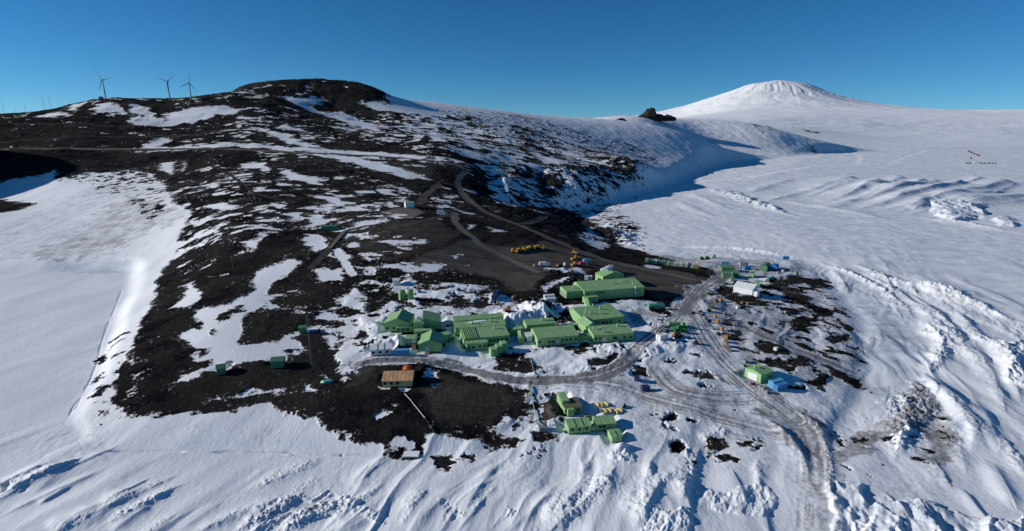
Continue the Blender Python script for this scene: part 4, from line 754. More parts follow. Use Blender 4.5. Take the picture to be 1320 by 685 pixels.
# ------------------------------------------------------------------ buildings
CATS = {'station_hall':'hall','station_wing':'building wing','entrance_porch':'porch','station_building':'building','station_link':'link building','station_annex':'annex','station_hut':'hut','white_cabin':'cabin','stepped_shed':'shed',
        'service_hut':'hut','garage':'garage','field_store':'store','field_hut':'hut','historic_hut':'hut','store_hut':'hut','instrument_hut':'hut','yard_shed':'shed','quonset_hut':'hut','sledge_hut':'hut','white_shed':'shed','drill_hut':'hut'}
def building(spec, fr):
    name, label, FL, FR, D_, h, kind, rise_, rp, op = spec; c, rz, wd = fr
    r = thing(name, label, CATS[name], c, rz, GB if op.get('wall') is None and name.startswith('station') else None)
    hx, hy = wd/2, D_/2; L0 = op.get('lift', .25); wm, rm = op.get('wall', 'green_wall'), op.get('roof', 'green_roof'); H = h; t = .16; ov = .28
    base = MB()
    if L0 > .5:
        for i in range(max(2, int(wd/4)) + 1):
            for y in (-hy+.4, 0, hy-.4):
                x = -hx + .4 + (wd-.8)*i/max(2, int(wd/4)); MB().box(x-.14, x+.14, y-.14, y+.14, -.6, L0).done('stilt', 'timber', r)
    else:
        base.box(-hx+.12, hx-.12, -hy+.12, hy-.12, -.8, L0); base.done('foundation', 'dark', r)
    w = MB(); ry = -hy + D_*rp
    if kind == 'gable_x': w.prism_x([(-hy, L0), (hy, L0), (hy, H), (ry, H+rise_), (-hy, H)], -hx, hx)
    elif kind == 'gable_y': rx = -hx + wd*rp; w.prism_y([(-hx, L0), (hx, L0), (hx, H), (rx, H+rise_), (-hx, H)], -hy, hy)
    elif kind == 'mono_b': w.prism_x([(-hy, L0), (hy, L0), (hy, H+rise_), (-hy, H)], -hx, hx)
    elif kind == 'mono_r': w.prism_y([(-hx, L0), (hx, L0), (hx, H), (-hx, H+rise_)], -hy, hy)
    elif kind == 'arch': 
        ar = [(hx*math.cos(a), H + rise_*math.sin(a)) for a in np.linspace(0, math.pi, 9)]; w.prism_y([(-hx, L0), (hx, L0)] + ar, -hy, hy)
    else: w.box(-hx, hx, -hy, hy, L0, H)
    walls = w.done('wall', wm, r)
    rf = MB()
    def slab(p, q, lo, hi, alongx):
        """roof sheet between two eave/ridge positions p=(pos,z) and q, outward thickness t"""
        nx, nz = -(q[1]-p[1]), q[0]-p[0]; l = math.hypot(nx, nz); nx, nz = nx/l*t, nz/l*t; e = .012
        prof = [(p[0]+nx*e/t, p[1]+nz*e/t), (q[0]+nx*e/t, q[1]+nz*e/t), (q[0]+nx, q[1]+nz), (p[0]+nx, p[1]+nz)]
        (rf.prism_x if alongx else rf.prism_y)(prof, lo, hi)
    if kind == 'gable_x':
        s1 = rise_/max(.1, ry+hy); s2 = rise_/max(.1, hy-ry)
        slab((-hy-ov, H-ov*s1), (ry, H+rise_), -hx-ov, hx+ov, True); slab((ry, H+rise_), (hy+ov, H-ov*s2), -hx-ov+.003, hx+ov-.003, True)
    elif kind == 'gable_y':
        rx = -hx + wd*rp; s1 = rise_/(rx+hx); s2 = rise_/(hx-rx)
        slab((-hx-ov, H-ov*s1), (rx, H+rise_), -hy-ov, hy+ov, False); slab((rx, H+rise_), (hx+ov, H-ov*s2), -hy-ov+.003, hy+ov-.003, False)
    elif kind == 'mono_b': s1 = rise_/D_; slab((-hy-ov, H-ov*s1), (hy+ov, H+rise_+ov*s1), -hx-ov, hx+ov, True)
    elif kind == 'mono_r': s1 = rise_/wd; slab((-hx-ov, H+rise_+ov*s1), (hx+ov, H-ov*s1), -hy-ov, hy+ov, False)
    elif kind == 'arch':
        A_ = np.linspace(0, math.pi, 11); o_ = [((hx+.15)*math.cos(a), H + (rise_+.15)*math.sin(a)) for a in A_]; i_ = [((hx+.01)*math.cos(a), H + (rise_+.01)*math.sin(a)) for a in A_]
        rf.prism_y(o_ + i_[::-1], -hy-.1, hy+.1)
    else: rf.box(-hx-.12, hx+.12, -hy-.12, hy+.12, H+.01, H+.18); rf.box(-hx+.3, hx-.3, -hy+.3, hy-.3, H+.18, H+.24)
    roof = rf.done('roof', rm, r)
    def roof_z(x, y):
        if kind == 'gable_x': return H + rise_*((y+hy)/(ry+hy) if y < ry else (hy-y)/(hy-ry))
        if kind == 'gable_y': rx = -hx + wd*rp; return H + rise_*((x+hx)/(rx+hx) if x < rx else (hx-x)/(hx-rx))
        return H
    for tx, tz in op.get('win', []):
        x = -hx + wd*tx; z = L0 + (H-L0)*tz; f = MB(); f.box(x-.75, x+.75, -hy-.05, -hy-.004, z-.68, z+.68); fo = f.done('window', 'green_roof' if wm == 'green_wall' else wm, r)
        MB().box(x-.63, x+.63, -hy-.075, -hy-.052, z-.56, z+.56).done('pane', 'glass', fo)
    if 'door' in op:
        x = -hx + wd*op['door']; d_ = MB(); d_.box(x-.75, x+.75, -hy-.09, -hy-.004, L0, L0+2.3); do = d_.done('door', 'pale', r); do['label'] = 'pale door'
        MB().box(x+.45, x+.6, -hy-.14, -hy-.092, L0+1.0, L0+1.15).done('handle', 'steel', do)
        if L0 > .5: MB().hull([(x-.9, -hy-.1, -.4), (x+.9, -hy-.1, -.4), (x+.9, -hy-2.4, -.4), (x-.9, -hy-2.4, -.4)], [(x-.9, -hy-.1, L0-.05), (x+.9, -hy-.1, L0-.05), (x+.9, -hy-2.4, -.2), (x-.9, -hy-2.4, -.2)]).done('steps', 'timber', r)
    for k in range(op.get('enddoors', 0)):
        y = -hy + D_*(k+.5)/op['enddoors']; MB().box(-hx-.06, -hx-.004, y-.85, y+.85, L0, L0+3.0).done('garage_door', 'steel', r)
    if op.get('rollerdoor'): MB().box(-hx-.08, -hx-.004, -hy*.55, hy*.62, L0, L0+3.2).done('roller_door', 'pale', r)
    for tx, ty in op.get('vents', []):
        x, y = -hx + wd*tx, -hy + D_*ty; z = roof_z(x, y); v_ = MB(); v_.tube((x, y, z-.1), (x, y, z+1.3), .4, .4, 10); v_.tube((x, y, z+1.25), (x, y, z+1.6), .62, .35, 10); v_.done('roof_vent', 'green_roof', r)
    if 'flue' in op:
        x = -hx + wd*op['flue']; v_ = MB(); v_.tube((x, -hy-.5, .2), (x, -hy-.5, H+1.6), .35, .35, 12); v_.box(x-.7, x+.7, -hy-.9, -hy-.05, H*.45, H*.45+1.4); v_.done('flue', 'pale', r)
    if 'deck' in op:
        a, b = (-hx + wd*q for q in op['deck']); d_ = MB(); d_.box(a, b, -hy-2.2, -hy-.02, L0-.2, L0+.02)
        for x in np.linspace(a+.1, b-.1, 7): d_.box(x-.06, x+.06, -hy-2.15, -hy-2.03, -.5, L0+1.0)
        d_.box(a, b, -hy-2.16, -hy-2.08, L0+.9, L0+1.0); d_.done('deck', 'timber', r)
    for k in range(op.get('seams', 0)):
        x = -hx + wd*(k+1)/(op['seams']+1); s_ = MB()
        s1 = rise_/(ry+hy); e = t+.03
        s_.prism_x([(-hy-ov, H-ov*s1+e), (ry, H+rise_+e), (ry, H+rise_+e+.1), (-hy-ov, H-ov*s1+e+.1)], x-.13, x+.13); s_.box(x-.1, x+.1, -hy-.06, -hy-.003, L0, H); s_.done('seam', 'deep_green', r)
    if 'ribs' in op:
        a, b = op['ribs']; s1 = rise_/(ry+hy); e = t+.02; s_ = MB()
        for x in np.linspace(-hx+wd*a, -hx+wd*b, 7): s_.prism_x([(-hy, H+e), (ry, H+rise_+e), (ry, H+rise_+e+.28), (-hy, H+e+.28)], x-.12, x+.12)
        s_.done('roof_ribs', 'green_roof', r)
    if op.get('roofsnow'):
        s_ = MB(); e = t+.02; s1 = rise_/(ry+hy)
        pts_ = [(-hx+wd*q, y) for q, y in ((.22,-hy*.1),(.30,.35*hy),(.45,.6*hy),(.62,.62*hy),(.66,.3*hy),(.5,.15*hy),(.35,-.1*hy))]
        s_.hull([(x, y, roof_z(x, y)+e) for x, y in pts_], [(x*.98, y*.9+.1, roof_z(x, y*.9+.1)+e+.18) for x, y in pts_]); s_.done('roof_snow', 'roofsnow', r)
    if op.get('runners'):
        for y in (-hx*.7, hx*.7): MB().box(y-.25, y+.25, -hy-1.6, hy+.4, -.1, .5).done('runner', 'pale', r)
    if op.get('endbox'): MB().box(hx+.05, hx+3, -hy+.5, -hy+4.5, -.3, 3.0).done('lean_to', 'white_paint', r)
    if name == 'station_building' and 'antenna' in label:
        for i in range(5):
            a_ = MB(); x, y = -hx + wd*.12 + i*.9, -hy + D_*(.35 + .06*i); z = roof_z(x, y); a_.tube((x, y, z), (x, y, z+1.6+.5*(i % 3)), .09, .05, 6); a_.tube((x-.5, y, z+1.3), (x+.5, y, z+1.3), .06, .06, 6); a_.done('antenna', 'pale', r)
    return r
for b, fr in zip(BUILDINGS, FRAMES): building(b, fr)
# covered walkway from the largest hall down to the wide building
def walkway(p, q, w_, h, label, mat='green_wall'):
    a, b = G3(*p), G3(*q); d = b-a; l = math.hypot(d.x, d.y); rz = math.atan2(d.y, d.x)
    r = thing('covered_walkway', label, 'walkway', a, rz); z1 = d.z
    k = MB(); k.hull([(0, -w_/2, -.6), (l, -w_/2, z1-.6), (l, w_/2, z1-.6), (0, w_/2, -.6)], [(0, -w_/2, h), (l, -w_/2, z1+h), (l, w_/2, z1+h), (0, w_/2, h)]); k.done('wall', mat, r)
    k = MB(); k.hull([(-.1, -w_/2-.15, h+.01), (l+.1, -w_/2-.15, z1+h+.01), (l+.1, 0, z1+h+.6), (-.1, 0, h+.6)], [(-.1, -w_/2-.15, h+.12), (l+.1, -w_/2-.15, z1+h+.12), (l+.1, 0, z1+h+.75), (-.1, 0, h+.75)])
    k.hull([(-.1, 0, h+.6), (l+.1, 0, z1+h+.6), (l+.1, w_/2+.15, z1+h+.01), (-.1, w_/2+.15, h+.01)], [(-.1, 0, h+.75), (l+.1, 0, z1+h+.75), (l+.1, w_/2+.15, z1+h+.12), (-.1, w_/2+.15, h+.12)]); k.done('roof', 'green_roof', r)
walkway((757, 391.5), (762, 404), 3.6, 3.2, 'slanting green covered walkway from the largest hall to the wide building')
walkway((671, 433), (672, 442), 3, 2.6, 'short dark green walkway down to a lobby, left of the deck block')
walkway((746, 437), (763, 437), 3.5, 2.8, 'dark green walkway between deck block and front block')
# ------------------------------------------------------------------ shipping containers
def make_container(label, mat, loc, rz, ln=6.06, wd=2.44, h=2.6, group=None):
    r = thing('shipping_container', label, 'container', loc, rz, group); k = MB()
    k.box(0, ln, -wd/2, wd/2, .12, h-.1); k.done('body', mat, r)
    k = MB()
    for x in (0, ln):
        for y in (-wd/2, wd/2): k.box(x-.09, x+.09, y-.09, y+.09, 0, h)
    for y in (-wd/2, wd/2): k.box(.09, ln-.09, y-.07, y+.07, 0, .16); k.box(.09, ln-.09, y-.07, y+.07, h-.14, h)
    for x in (0, ln): k.box(x-.07, x+.07, -wd/2+.09, wd/2-.09, h-.14, h)
    k.done('frame', mat, r)
    for s_ in (-1, 1):
        d = MB(); y0, y1 = sorted((s_*.05, s_*(wd/2-.12))); d.box(-.05, -.004, y0, y1, .2, h-.2); do = d.done('door', mat, r)
        MB().tube((-.09, s_*.35, .3), (-.09, s_*.35, h-.3), .035, n=6).done('locking_bar', 'steel', do)
    return r
for (u, v, deg, mat, lab) in (
  (993.2,499.8,25,'sky_blue','blue shipping container right beside the green garage'),(998.6,504.6,24,'blue_paint','blue shipping container in front, nearest the dark hollow by the garage'),
  (636.5,388.5,82,'navy','navy blue container alone on snow behind the long green blocks'),(639,383,80,'navy','navy blue container at the rear, backed onto another navy container'),
  (703,390,14,'white_paint','white container in front of pair left of the largest hall'),(701.5,386,14,'white_paint','white container behind of pair left of the largest hall'),
  (930,341.5,-8,'sky_blue','pale blue container behind the largest low yard shed'),(958.5,347.5,20,'blue_paint','bright blue container between yard sheds and grey crates'),(1008,335,6,'sky_blue','sky blue container far out at edge of the outer yard'),
  (563,274.5,10,'white_paint','white container standing at end of the gravel pad on the slope'),(848,442,28,'white_paint','white box container below the parked snowmobiles'),
  (820.5,494,75,'navy','small navy container upright on snow beyond the track bend'),(827,504,10,'navy','long navy container on snow below the track bend'),(509,457.5,4,'sky_blue','pale blue low container beside the white three-bay cabin')):
    p = G3(u, v)
    if 'navy container' in lab and 'track bend' in lab: make_container(lab, mat, p, math.radians(deg), 3.2 if 'long' in lab else 2.4, 2, 2)
    elif lab.startswith('white box'): make_container(lab, mat, p, math.radians(deg), 5, 3, 3)
    else: make_container(lab, mat, p, math.radians(deg))
rowc = [('pale_green','pale green',833.5),('teal','teal green',837.2),('pale_green','pale green',841),('white_paint','white',844.8),('pale_green','pale green',848.6),('pale_green','pale green',852.4),('pale_green','pale green',856),('white_paint','white',859.6),
        ('pale_green','pale green',863.2),('beige','beige',867),('white_paint','white',870.7),('beige','beige',874.3),('white_paint','white',877.8),('pale_green','pale green',881.4),('white_paint','white',884.9),('navy','dark blue',888.4),('white_paint','white',892),('pale_green','pale green',895.6),('yellow','yellow',899.6)]
cnt = {}; tot = {}
for m_, w_, u in rowc: tot[w_] = tot.get(w_, 0) + 1
ordw = ['first','second','third','fourth','fifth','sixth','seventh','eighth']
for i, (m_, w_, u) in enumerate(rowc):
    v = 339.4 + (u-833)*.118; k = cnt.get(w_, 0); cnt[w_] = k+1
    lab = f'only {w_} container in the long row beside the gravel loop' if tot[w_] == 1 else f'{w_} container, {ordw[k]} {w_} one from left in the gravel loop row'
    make_container(lab, m_, G3(u, v), math.radians(78 + random.uniform(-3, 3)), 6.06, 2.3, 2.7 + random.uniform(-.1, .2), 'containers in a row by the gravel loop')
# ------------------------------------------------------------------ tanks
def upright_tank(u, v, rad, h, label, mat, group):
    p = G3(u, v); r = thing('storage_tank', label, 'tank', p, 0, group); k = MB(); k.tube((0, 0, -.8), (0, 0, h), rad, n=28); k.done('shell', mat, r)
    k = MB(); k.tube((0, 0, h+.005), (0, 0, h+.8), rad*.99, rad*.2, 28); k.done('lid', mat, r)
    k = MB(); k.tube((rad*.5, 0, h+.3), (rad*.5, 0, h+1.1), .3); k.tube((-rad*.3, -rad*.5, h+.3), (-rad*.3, -rad*.5, h+.9), .22); k.done('hatch', mat, r)
    k = MB()
    for x in (-.25, .25): k.box(x-.04, x+.04, -rad-.25, -rad-.17, 0, h+.6)
    for z in np.arange(.4, h, .4): k.box(-.21, .21, -rad-.24, -rad-.18, z, z+.05)
    k.done('ladder', 'steel', r)
upright_tank(518.3, 385, 1.95, 5.0, 'upright green water tank, left one of the joined pair above the stilted building', 'green_wall', 'round tanks above the station')
upright_tank(529, 385.5, 1.95, 5.0, 'upright green water tank, right one of the joined pair above the stilted building', 'green_wall', 'round tanks above the station')
p = G3(834.5, 398); r = thing('fuel_tank', 'long teal horizontal fuel tank lying on snow right of the largest hall', 'fuel tank', p, math.radians(6)); k = MB(); k.tube((.5, 0, 1.7), (9.6, 0, 1.7), 1.35, n=24); k.tube((.5, 0, 1.7), (0, 0, 1.7), 1.34, .9, 24); k.tube((9.6, 0, 1.7), (10.1, 0, 1.7), 1.34, .9, 24); k.done('shell', 'teal', r)
for x in (1.8, 5, 8.2): MB().box(x-.2, x+.2, -1.2, 1.2, -.3, .75).done('saddle', 'steel', r)
k = MB(); k.box(1, 9, -.4, .4, 3.06, 3.12); [k.box(x-.04, x+.04, y-.04, y+.04, 3.12, 4.0) for x in np.linspace(1.1, 8.9, 6) for y in (-.38, .38)]; [k.box(1, 9, y-.03, y+.03, 3.95, 4.02) for y in (-.38, .38)]; k.done('catwalk', 'teal', r)
MB().tube((5, 0, 3.1), (5, 0, 3.5), .4).done('hatch', 'teal', r)
p = G3(861, 422); r = thing('fuel_tank', 'pale green rounded tank lying behind the green tractors', 'fuel tank', p, math.radians(4)); k = MB(); k.tube((0, 0, 1.3), (6.4, 0, 1.3), 1.3, n=20); k.done('shell', 'pale_green', r); [MB().box(x-.2, x+.2, -1.1, 1.1, -.3, .5).done('saddle', 'steel', r) for x in (1.2, 5.2)]
p = G3(728.3, 342.3); r = thing('water_tank', 'small white domed tank on edge of the gravel yard', 'tank', p); k = MB(); k.tube((0, 0, -.2), (0, 0, 1.5), 1.2, n=16); k.done('shell', 'pale', r); k = MB(); k.tube((0, 0, 1.505), (0, 0, 2.2), 1.18, .5, 16); k.done('lid', 'pale', r)

# ------------------------------------------------------------------ vehicles
def wheel(r, x, y, rad, w=.5):
    o = MB().tube((x, y-w/2, rad), (x, y+w/2, rad), rad, n=14).done('wheel', 'rubber', r); MB().tube((x, y-w/2-.03, rad), (x, y+w/2+.03, rad), rad*.45, n=10).done('rim', 'steel', o)
def make_loader(label, loc, rz, mat='yellow', group=None):
    r = thing('wheel_loader', label, 'loader', loc, rz, group)
    k = MB(); k.box(-3.2, -.4, -1.05, 1.05, .9, 2.2, bev=.12); k.box(-.4, 1.9, -.75, .75, .8, 1.6); k.done('body', mat, r)
    c = MB(); c.box(-.5, 1.0, -.8, .8, 1.62, 3.2, bev=.12); co = c.done('cab', mat, r); MB().box(-.38, .9, -.83, -.802, 2.2, 2.75).done('window', 'glass', co); MB().box(1.003, 1.03, -.65, .65, 2.2, 2.75).done('window', 'glass', co)
    for x in (-2.2, 1.3):
        for y in (-1.15, 1.15): wheel(r, x, y, .8, .6)
    a = MB()
    for y in (-.6, .6): a.hull([(1.6, y-.12, 1.4), (1.6, y+.12, 1.4), (1.9, y+.12, 1.8), (1.9, y-.12, 1.8)], [(3.6, y-.12, .5), (3.6, y+.12, .5), (3.7, y+.12, .9), (3.7, y-.12, .9)])
    a.done('lift_arm', mat, r)
    MB().prism_y([(3.5, .1), (4.6, .05), (4.7, .25), (3.9, .5), (3.8, 1.4), (3.5, 1.3)], -1.4, 1.4).done('bucket', mat, r)
    return r
def make_dozer(label, loc, rz, mat='yellow', group=None):
    r = thing('bulldozer', label, 'bulldozer', loc, rz, group)
    k = MB(); k.box(-.2, 2.2, -.7, .7, 1.0, 2.2, bev=.1); k.box(-1.9, -.2, -.85, .85, .9, 1.7); k.done('body', mat, r)
    c = MB(); c.box(-1.6, -.2, -.8, .8, 1.72, 3.2, bev=.1); co = c.done('cab', mat, r); MB().box(-1.45, -.35, -.83, -.802, 2.2, 2.8).done('window', 'glass', co)
    for y in (-1.15, 1.15): MB().prism_y([(-2.1, .45), (-1.7, 0), (1.9, 0), (2.3, .45), (1.9, .95), (-1.7, .95)], y-.28, y+.28).done('track', 'rubber', r)
    MB().prism_y([(2.9, .1), (3.15, .1), (3.0, .7), (3.2, 1.4), (2.95, 1.4), (2.75, .7)], -1.7, 1.7).done('blade', mat, r)
    MB().tube((1.3, .3, 2.1), (1.3, .3, 3.0), .09).done('exhaust', 'rubber', r)
    return r
def make_excavator(label, loc, rz, mat):
    r = thing('excavator', label, 'excavator', loc, rz)
    for y in (-1.2, 1.2): MB().prism_y([(-1.9, .4), (-1.5, 0), (1.5, 0), (1.9, .4), (1.5, .85), (-1.5, .85)], y-.3, y+.3).done('track', 'rubber', r)
    MB().box(-2.1, 1.2, -1.25, 1.25, .95, 2.0, bev=.08).done('body', mat, r)
    c = MB(); c.box(.1, 1.5, .1, 1.2, 2.01, 3.1, bev=.1); co = c.done('cab', mat, r); MB().box(1.51, 1.53, .2, 1.1, 2.2, 2.8).done('window', 'glass', co)
    k = MB(); k.tube((1.1, -.3, 1.7), (4.2, -.3, 3.8), .28, .22, 8); k.tube((4.2, -.3, 3.8), (6.0, -.3, 1.6), .2, .16, 8); k.done('boom', 'yellow', r); MB().prism_y([(5.7, 1.6), (6.3, 1.6), (6.5, .7), (5.8, .4), (5.4, .9)], -.9, .3).done('bucket', 'steel', r)
    return r
def make_truck(label, loc, rz, cab='white_paint', box='white_paint', ln=7, name='box_truck'):
    r = thing(name, label, 'truck', loc, rz)
    MB().box(0, ln, -.5, .5, .55, .85).done('chassis', 'dark', r)
    MB().box(0, ln-2.2, -1.25, 1.25, .86, 3.2).done('cargo_box', box, r)
    c = MB(); c.box(ln-2.0, ln, -1.2, 1.2, .7, 2.7, bev=.08); co = c.done('cab', cab, r); MB().box(ln+.005, ln+.03, -1.0, 1.0, 1.7, 2.2).done('windscreen', 'glass', co); [MB().box(ln-1.6, ln-.5, y-.01, y+.01, 1.7, 2.2).done('window', 'glass', co) for y in (-1.215, 1.215)]
    for x in (1.0, 2.2, ln-1.0):
        for y in (-1.05, 1.05): wheel(r, x, y, .5, .35)
    return r
YM = 'yellow machines parked in a line at the gravel yard'
ym = [(662.5,325.5,20,'d','first'),(667,325.8,70,'l','second'),(671,325,35,'d','third'),(675.5,324,110,'l','fourth'),(680,323,60,'l','fifth'),(684.5,322,30,'d','sixth'),(689.5,321.5,75,'l','seventh'),(694.5,321,50,'d','eighth'),(700,322,85,'l','ninth')]
for u, v, a, kind, w_ in ym:
    (make_loader if kind == 'l' else make_dozer)(f'yellow {"wheel loader" if kind == "l" else "bulldozer"}, {w_} machine from the left in the parked line', G3(u, v), math.radians(a), 'yellow', YM)
make_excavator('orange excavator with pale boom digging by the snow heap behind the green blocks', G3(654, 410.5), math.radians(25), 'orange_brown')
make_truck('pale tanker lorry parked on edge of the gravel yard', G3(695, 343.6), math.radians(5), 'white_paint', 'white_paint', 7)
make_loader('orange loader alone at right edge of the gravel yard', G3(740, 328), math.radians(150), 'orange_brown')
make_loader('orange loader beside the red-roofed carrier', G3(740.5, 343.5), math.radians(40), 'orange_brown')
make_truck('carrier with red top and teal sides among machines on the yard', G3(747, 343.5), math.radians(20), 'teal', 'red', 6)
make_truck('blue box lorry right behind the red-topped carrier', G3(752, 340), math.radians(15), 'sky_blue', 'sky_blue', 6)
make_loader('small yellow loader just behind the red-topped carrier', G3(742.5, 335), math.radians(200), 'yellow')
p = G3(776, 353.5); q = G3(797, 346); rz = math.atan2((q-p).y, (q-p).x); ln = min(16, (q-p).length)
r = thing('road_trailer', 'long white trailer with red stripe along its roof, parked behind the green wing', 'trailer', p, rz); MB().box(0, ln, -1.5, 1.5, .9, 3.6).done('body', 'white_paint', r); MB().box(.6*ln, ln-.2, -.5, .5, 3.605, 3.72).done('roof_stripe', 'red', r); MB().box(.2, ln-.2, -.6, .6, .5, .88).done('chassis', 'dark', r)
for x in (1.5, 2.9, ln-1.5):
    for y in (-1.25, 1.25): wheel(r, x, y, .5, .35)
for i, (u, w_) in enumerate(((755.5,'left'),(760.5,'right'))): make_truck(f'white van top showing behind the largest hall, {w_} one of the two', G3(u, 364.5-i*.5), math.radians(80), 'white_paint', 'white_paint', 5.5, 'delivery_van')
def make_tractor(label, loc, rz, mat='machine_green'):
    r = thing('tractor', label, 'tractor', loc, rz, 'green tractors by the round tank')
    MB().box(.3, 2.3, -.55, .55, .9, 1.9, bev=.12).done('bonnet', mat, r); c = MB().box(-1.4, .28, -.85, .85, 1.0, 3.0, bev=.1); co = c.done('cab', mat, r); MB().box(-1.25, .1, -.885, -.852, 1.9, 2.5).done('window', 'glass', co)
    for y in (-1.1, 1.1): MB().prism_y([(-1.7, .5), (-1.3, 0), (1.9, 0), (2.3, .4), (1.7, .8), (-1.0, 1.2)], y-.25, y+.25).done('track', 'rubber', r)
    return r
for u, v, a, w_ in ((869,430,60,'bright green tracked tractor, front left of the parked group'),(874.5,426.5,95,'bright green tracked tractor, tall one in middle of the parked group'),(880.5,430,110,'bright green tracked tractor, right end of the parked group'),(881,424.5,80,'bright green tracked tractor, behind at right of the parked group')):
    make_tractor(w_, G3(u, v), math.radians(a))
make_tractor('bright green tracked carrier by itself on the outer yard', G3(991, 362.5), math.radians(30))
make_tractor('dark green carrier beyond the container row end', G3(904.5, 335), math.radians(10)); make_tractor('second dark green carrier beyond the container row end, further right', G3(911.5, 334.5), math.radians(0)); make_tractor('lone green carrier at back edge of the yard on snow', G3(920.5, 333), math.radians(80))
make_dozer('red and orange piste machine in front of the green tractors', G3(872, 437), math.radians(15), 'rust')
# snowmobiles
def make_snowmobile(label, loc, rz, mat='pale', group='snowmobiles in the parking rows'):
    r = thing('snowmobile', label, 'snowmobile', loc, rz, group)
    MB().prism_y([(-1.5, .35), (1.0, .3), (1.4, .5), (.8, 1.05), (.1, .95), (-.2, .7), (-1.5, .75)], -.38, .38).done('body', mat, r); MB().prism_y([(-1.5, .08), (.2, .0), (.3, .3), (-1.5, .34)], -.3, .3).done('track', 'rubber', r); MB().box(-1.3, -.2, -.22, .22, .76, .95).done('seat', 'rubber', r)
    MB().prism_y([(.55, 1.0), (.8, 1.06), (.5, 1.5), (.42, 1.48)], -.3, .3).done('windscreen', 'glass', r)
    for y in (-.5, .5): MB().box(.5, 1.9, y-.07, y+.07, .0, .07).done('ski', 'rubber', r)
    return r
sm0 = make_snowmobile('white and black snowmobile parked in the rows beside the pale green tank', G3(846.5, 429), math.radians(50))
for i, (u, v) in enumerate(((848.5,427.3),(850.5,425.6),(852.5,424),(854.5,422.4),(849.5,430.5),(851.5,428.8),(853.5,427.1),(855.5,425.4),(857.5,423.7),(853,432),(855.3,430.2),(857.4,428.5))):
    dup(sm0, G3(u, v), math.radians(50 + random.uniform(-12, 12)))
make_snowmobile('lone dark snowmobile beside the two rows of yellow sledges', G3(804.5, 526.5), math.radians(60), 'rubber', None)
make_snowmobile('red snowmobile parked at corner of the green garage', G3(969.5, 496), math.radians(200), 'red', None)
for u, v, m_, lab in ((893.5,405.3,'rubber','black snowmobile alone on the trodden snow junction'),(902.5,403.8,'rust','rust red snowmobile at left end of the equipment strip'),(906.5,408.2,'rubber','black snowmobile right below the rust red one')): make_snowmobile(lab, G3(u, v), math.radians(30), m_, None)
# sledges under yellow canvas
def make_sledge(label, loc, rz, mat='bright_yellow', group='cargo sledges in two rows'):
    r = thing('cargo_sledge', label, 'sledge', loc, rz, group)
    MB().hull([(-1.7, -.42, .3), (1.6, -.42, .3), (1.6, .42, .3), (-1.7, .42, .3)], [(-1.3, -.3, .85), (1.1, -.3, .9), (1.1, .3, .9), (-1.3, .3, .85)]).done('load', mat, r)
    MB().box(-1.75, 1.7, -.45, .45, .2, .297).done('deck', 'timber', r)
    for y in (-.4, .4): MB().prism_y([(-1.8, 0), (1.6, 0), (2.1, .35), (2.0, .38), (1.55, .1), (-1.8, .1)], y-.05, y+.05).done('runner', 'timber', r)
    return r
sl0 = make_sledge('yellow covered sledge, left end of the back row near the plain green hut', G3(770.3, 524.5), math.radians(105))
for u, v, a, lab in ((775.5,525,88,'yellow covered sledge, middle of the back row near the plain green hut'),(781.8,524,108,'yellow covered sledge, right end of the back row near the plain green hut'),(780.5,532.5,95,'yellow covered sledge, left end of the front row'),
                     (786,532,108,'yellow covered sledge, second in the front row'),(794,533,108,'yellow covered sledge, third in the front row'),(799,530.5,122,'yellow covered sledge, right end of the front row')): dup(sl0, G3(u, v), math.radians(a), lab)
make_sledge('dark green covered sledge in shade left of the front row', G3(774.5, 532.5), math.radians(92), 'deep_green')
# drums, crates, timber along the snow road
def make_bladder(label, u, v, rad, mat='orange_brown'):
    p = G3(u, v); r = thing('cargo_drum', label, 'drum', p, math.radians(random.uniform(0, 90)), 'orange drums beside the snow road'); MB().tube((0, 0, -.1), (0, 0, 1.9), rad, rad*.96, 16).done('shell', mat, r); MB().tube((0, 0, 1.905), (0, 0, 2.05), rad*.8, rad*.75, 16).done('lid', mat, r)
for u, v, rd, lab in ((921.5,410.5,.8,'orange drum, furthest up the equipment strip by the snow road'),(925.2,418.2,1.05,'orange drum, largest of the drums by the snow road'),(930.4,427,.9,'yellow orange drum, nearest the crate stack by the snow road')): make_bladder(lab, u, v, rd)
def make_crate(label, u, v, a, sx, sy, sz, mat, group=None, name='crate', dz=0):
    p = G3(u, v, dz); r = thing(name, label, 'crate', p, math.radians(a), group); MB().box(-sx/2, sx/2, -sy/2, sy/2, -.1, sz-.12).done('box', mat, r); MB().box(-sx/2-.06, sx/2+.06, -sy/2-.06, sy/2+.06, sz-.117, sz).done('lid', mat, r)
    k = MB(); [k.box(x-.06, x+.06, -sy/2-.05, -sy/2-.003, 0, sz-.13) for x in (-sx*.4, 0, sx*.4)]; k.done('batten', mat, r)
make_crate('big orange brown crate at top end of the timber stacks', 935.3, 437, 60, 2.2, 2.0, 1.7, 'orange_brown'); make_crate('brown crate next below the big orange crate', 935.5, 441.5, 62, 2.2, 1.6, 1.4, 'timber'); make_crate('weathered timber crate in middle of the roadside stacks', 937.5, 447, 64, 2.4, 1.6, 1.4, 'timber'); make_crate('weathered timber crate at low end of the roadside stacks', 940, 452, 66, 2.4, 1.7, 1.3, 'timber')
for i, (u, v, lab) in enumerate(((979.5,500.5,'grey pallet crate nearest the red snowmobile'),(983.5,503.5,'grey pallet crate in middle below the blue containers'),(988,508,'grey pallet crate furthest down the road edge below the containers'))): make_crate(lab, u, v, 35, 1.6, 1.3, 1.2, 'steel', 'pallet crates below the containers')
for i, (u, w_) in enumerate(((954.5,'left'),(957.5,'middle'),(960.5,'right'))): make_crate(f'tall grey crate, {w_} one of three behind the bright blue container', u, 342.5+i*.3, 10, 2.4, 4, 3.4, 'steel', 'grey crates in the outer yard')
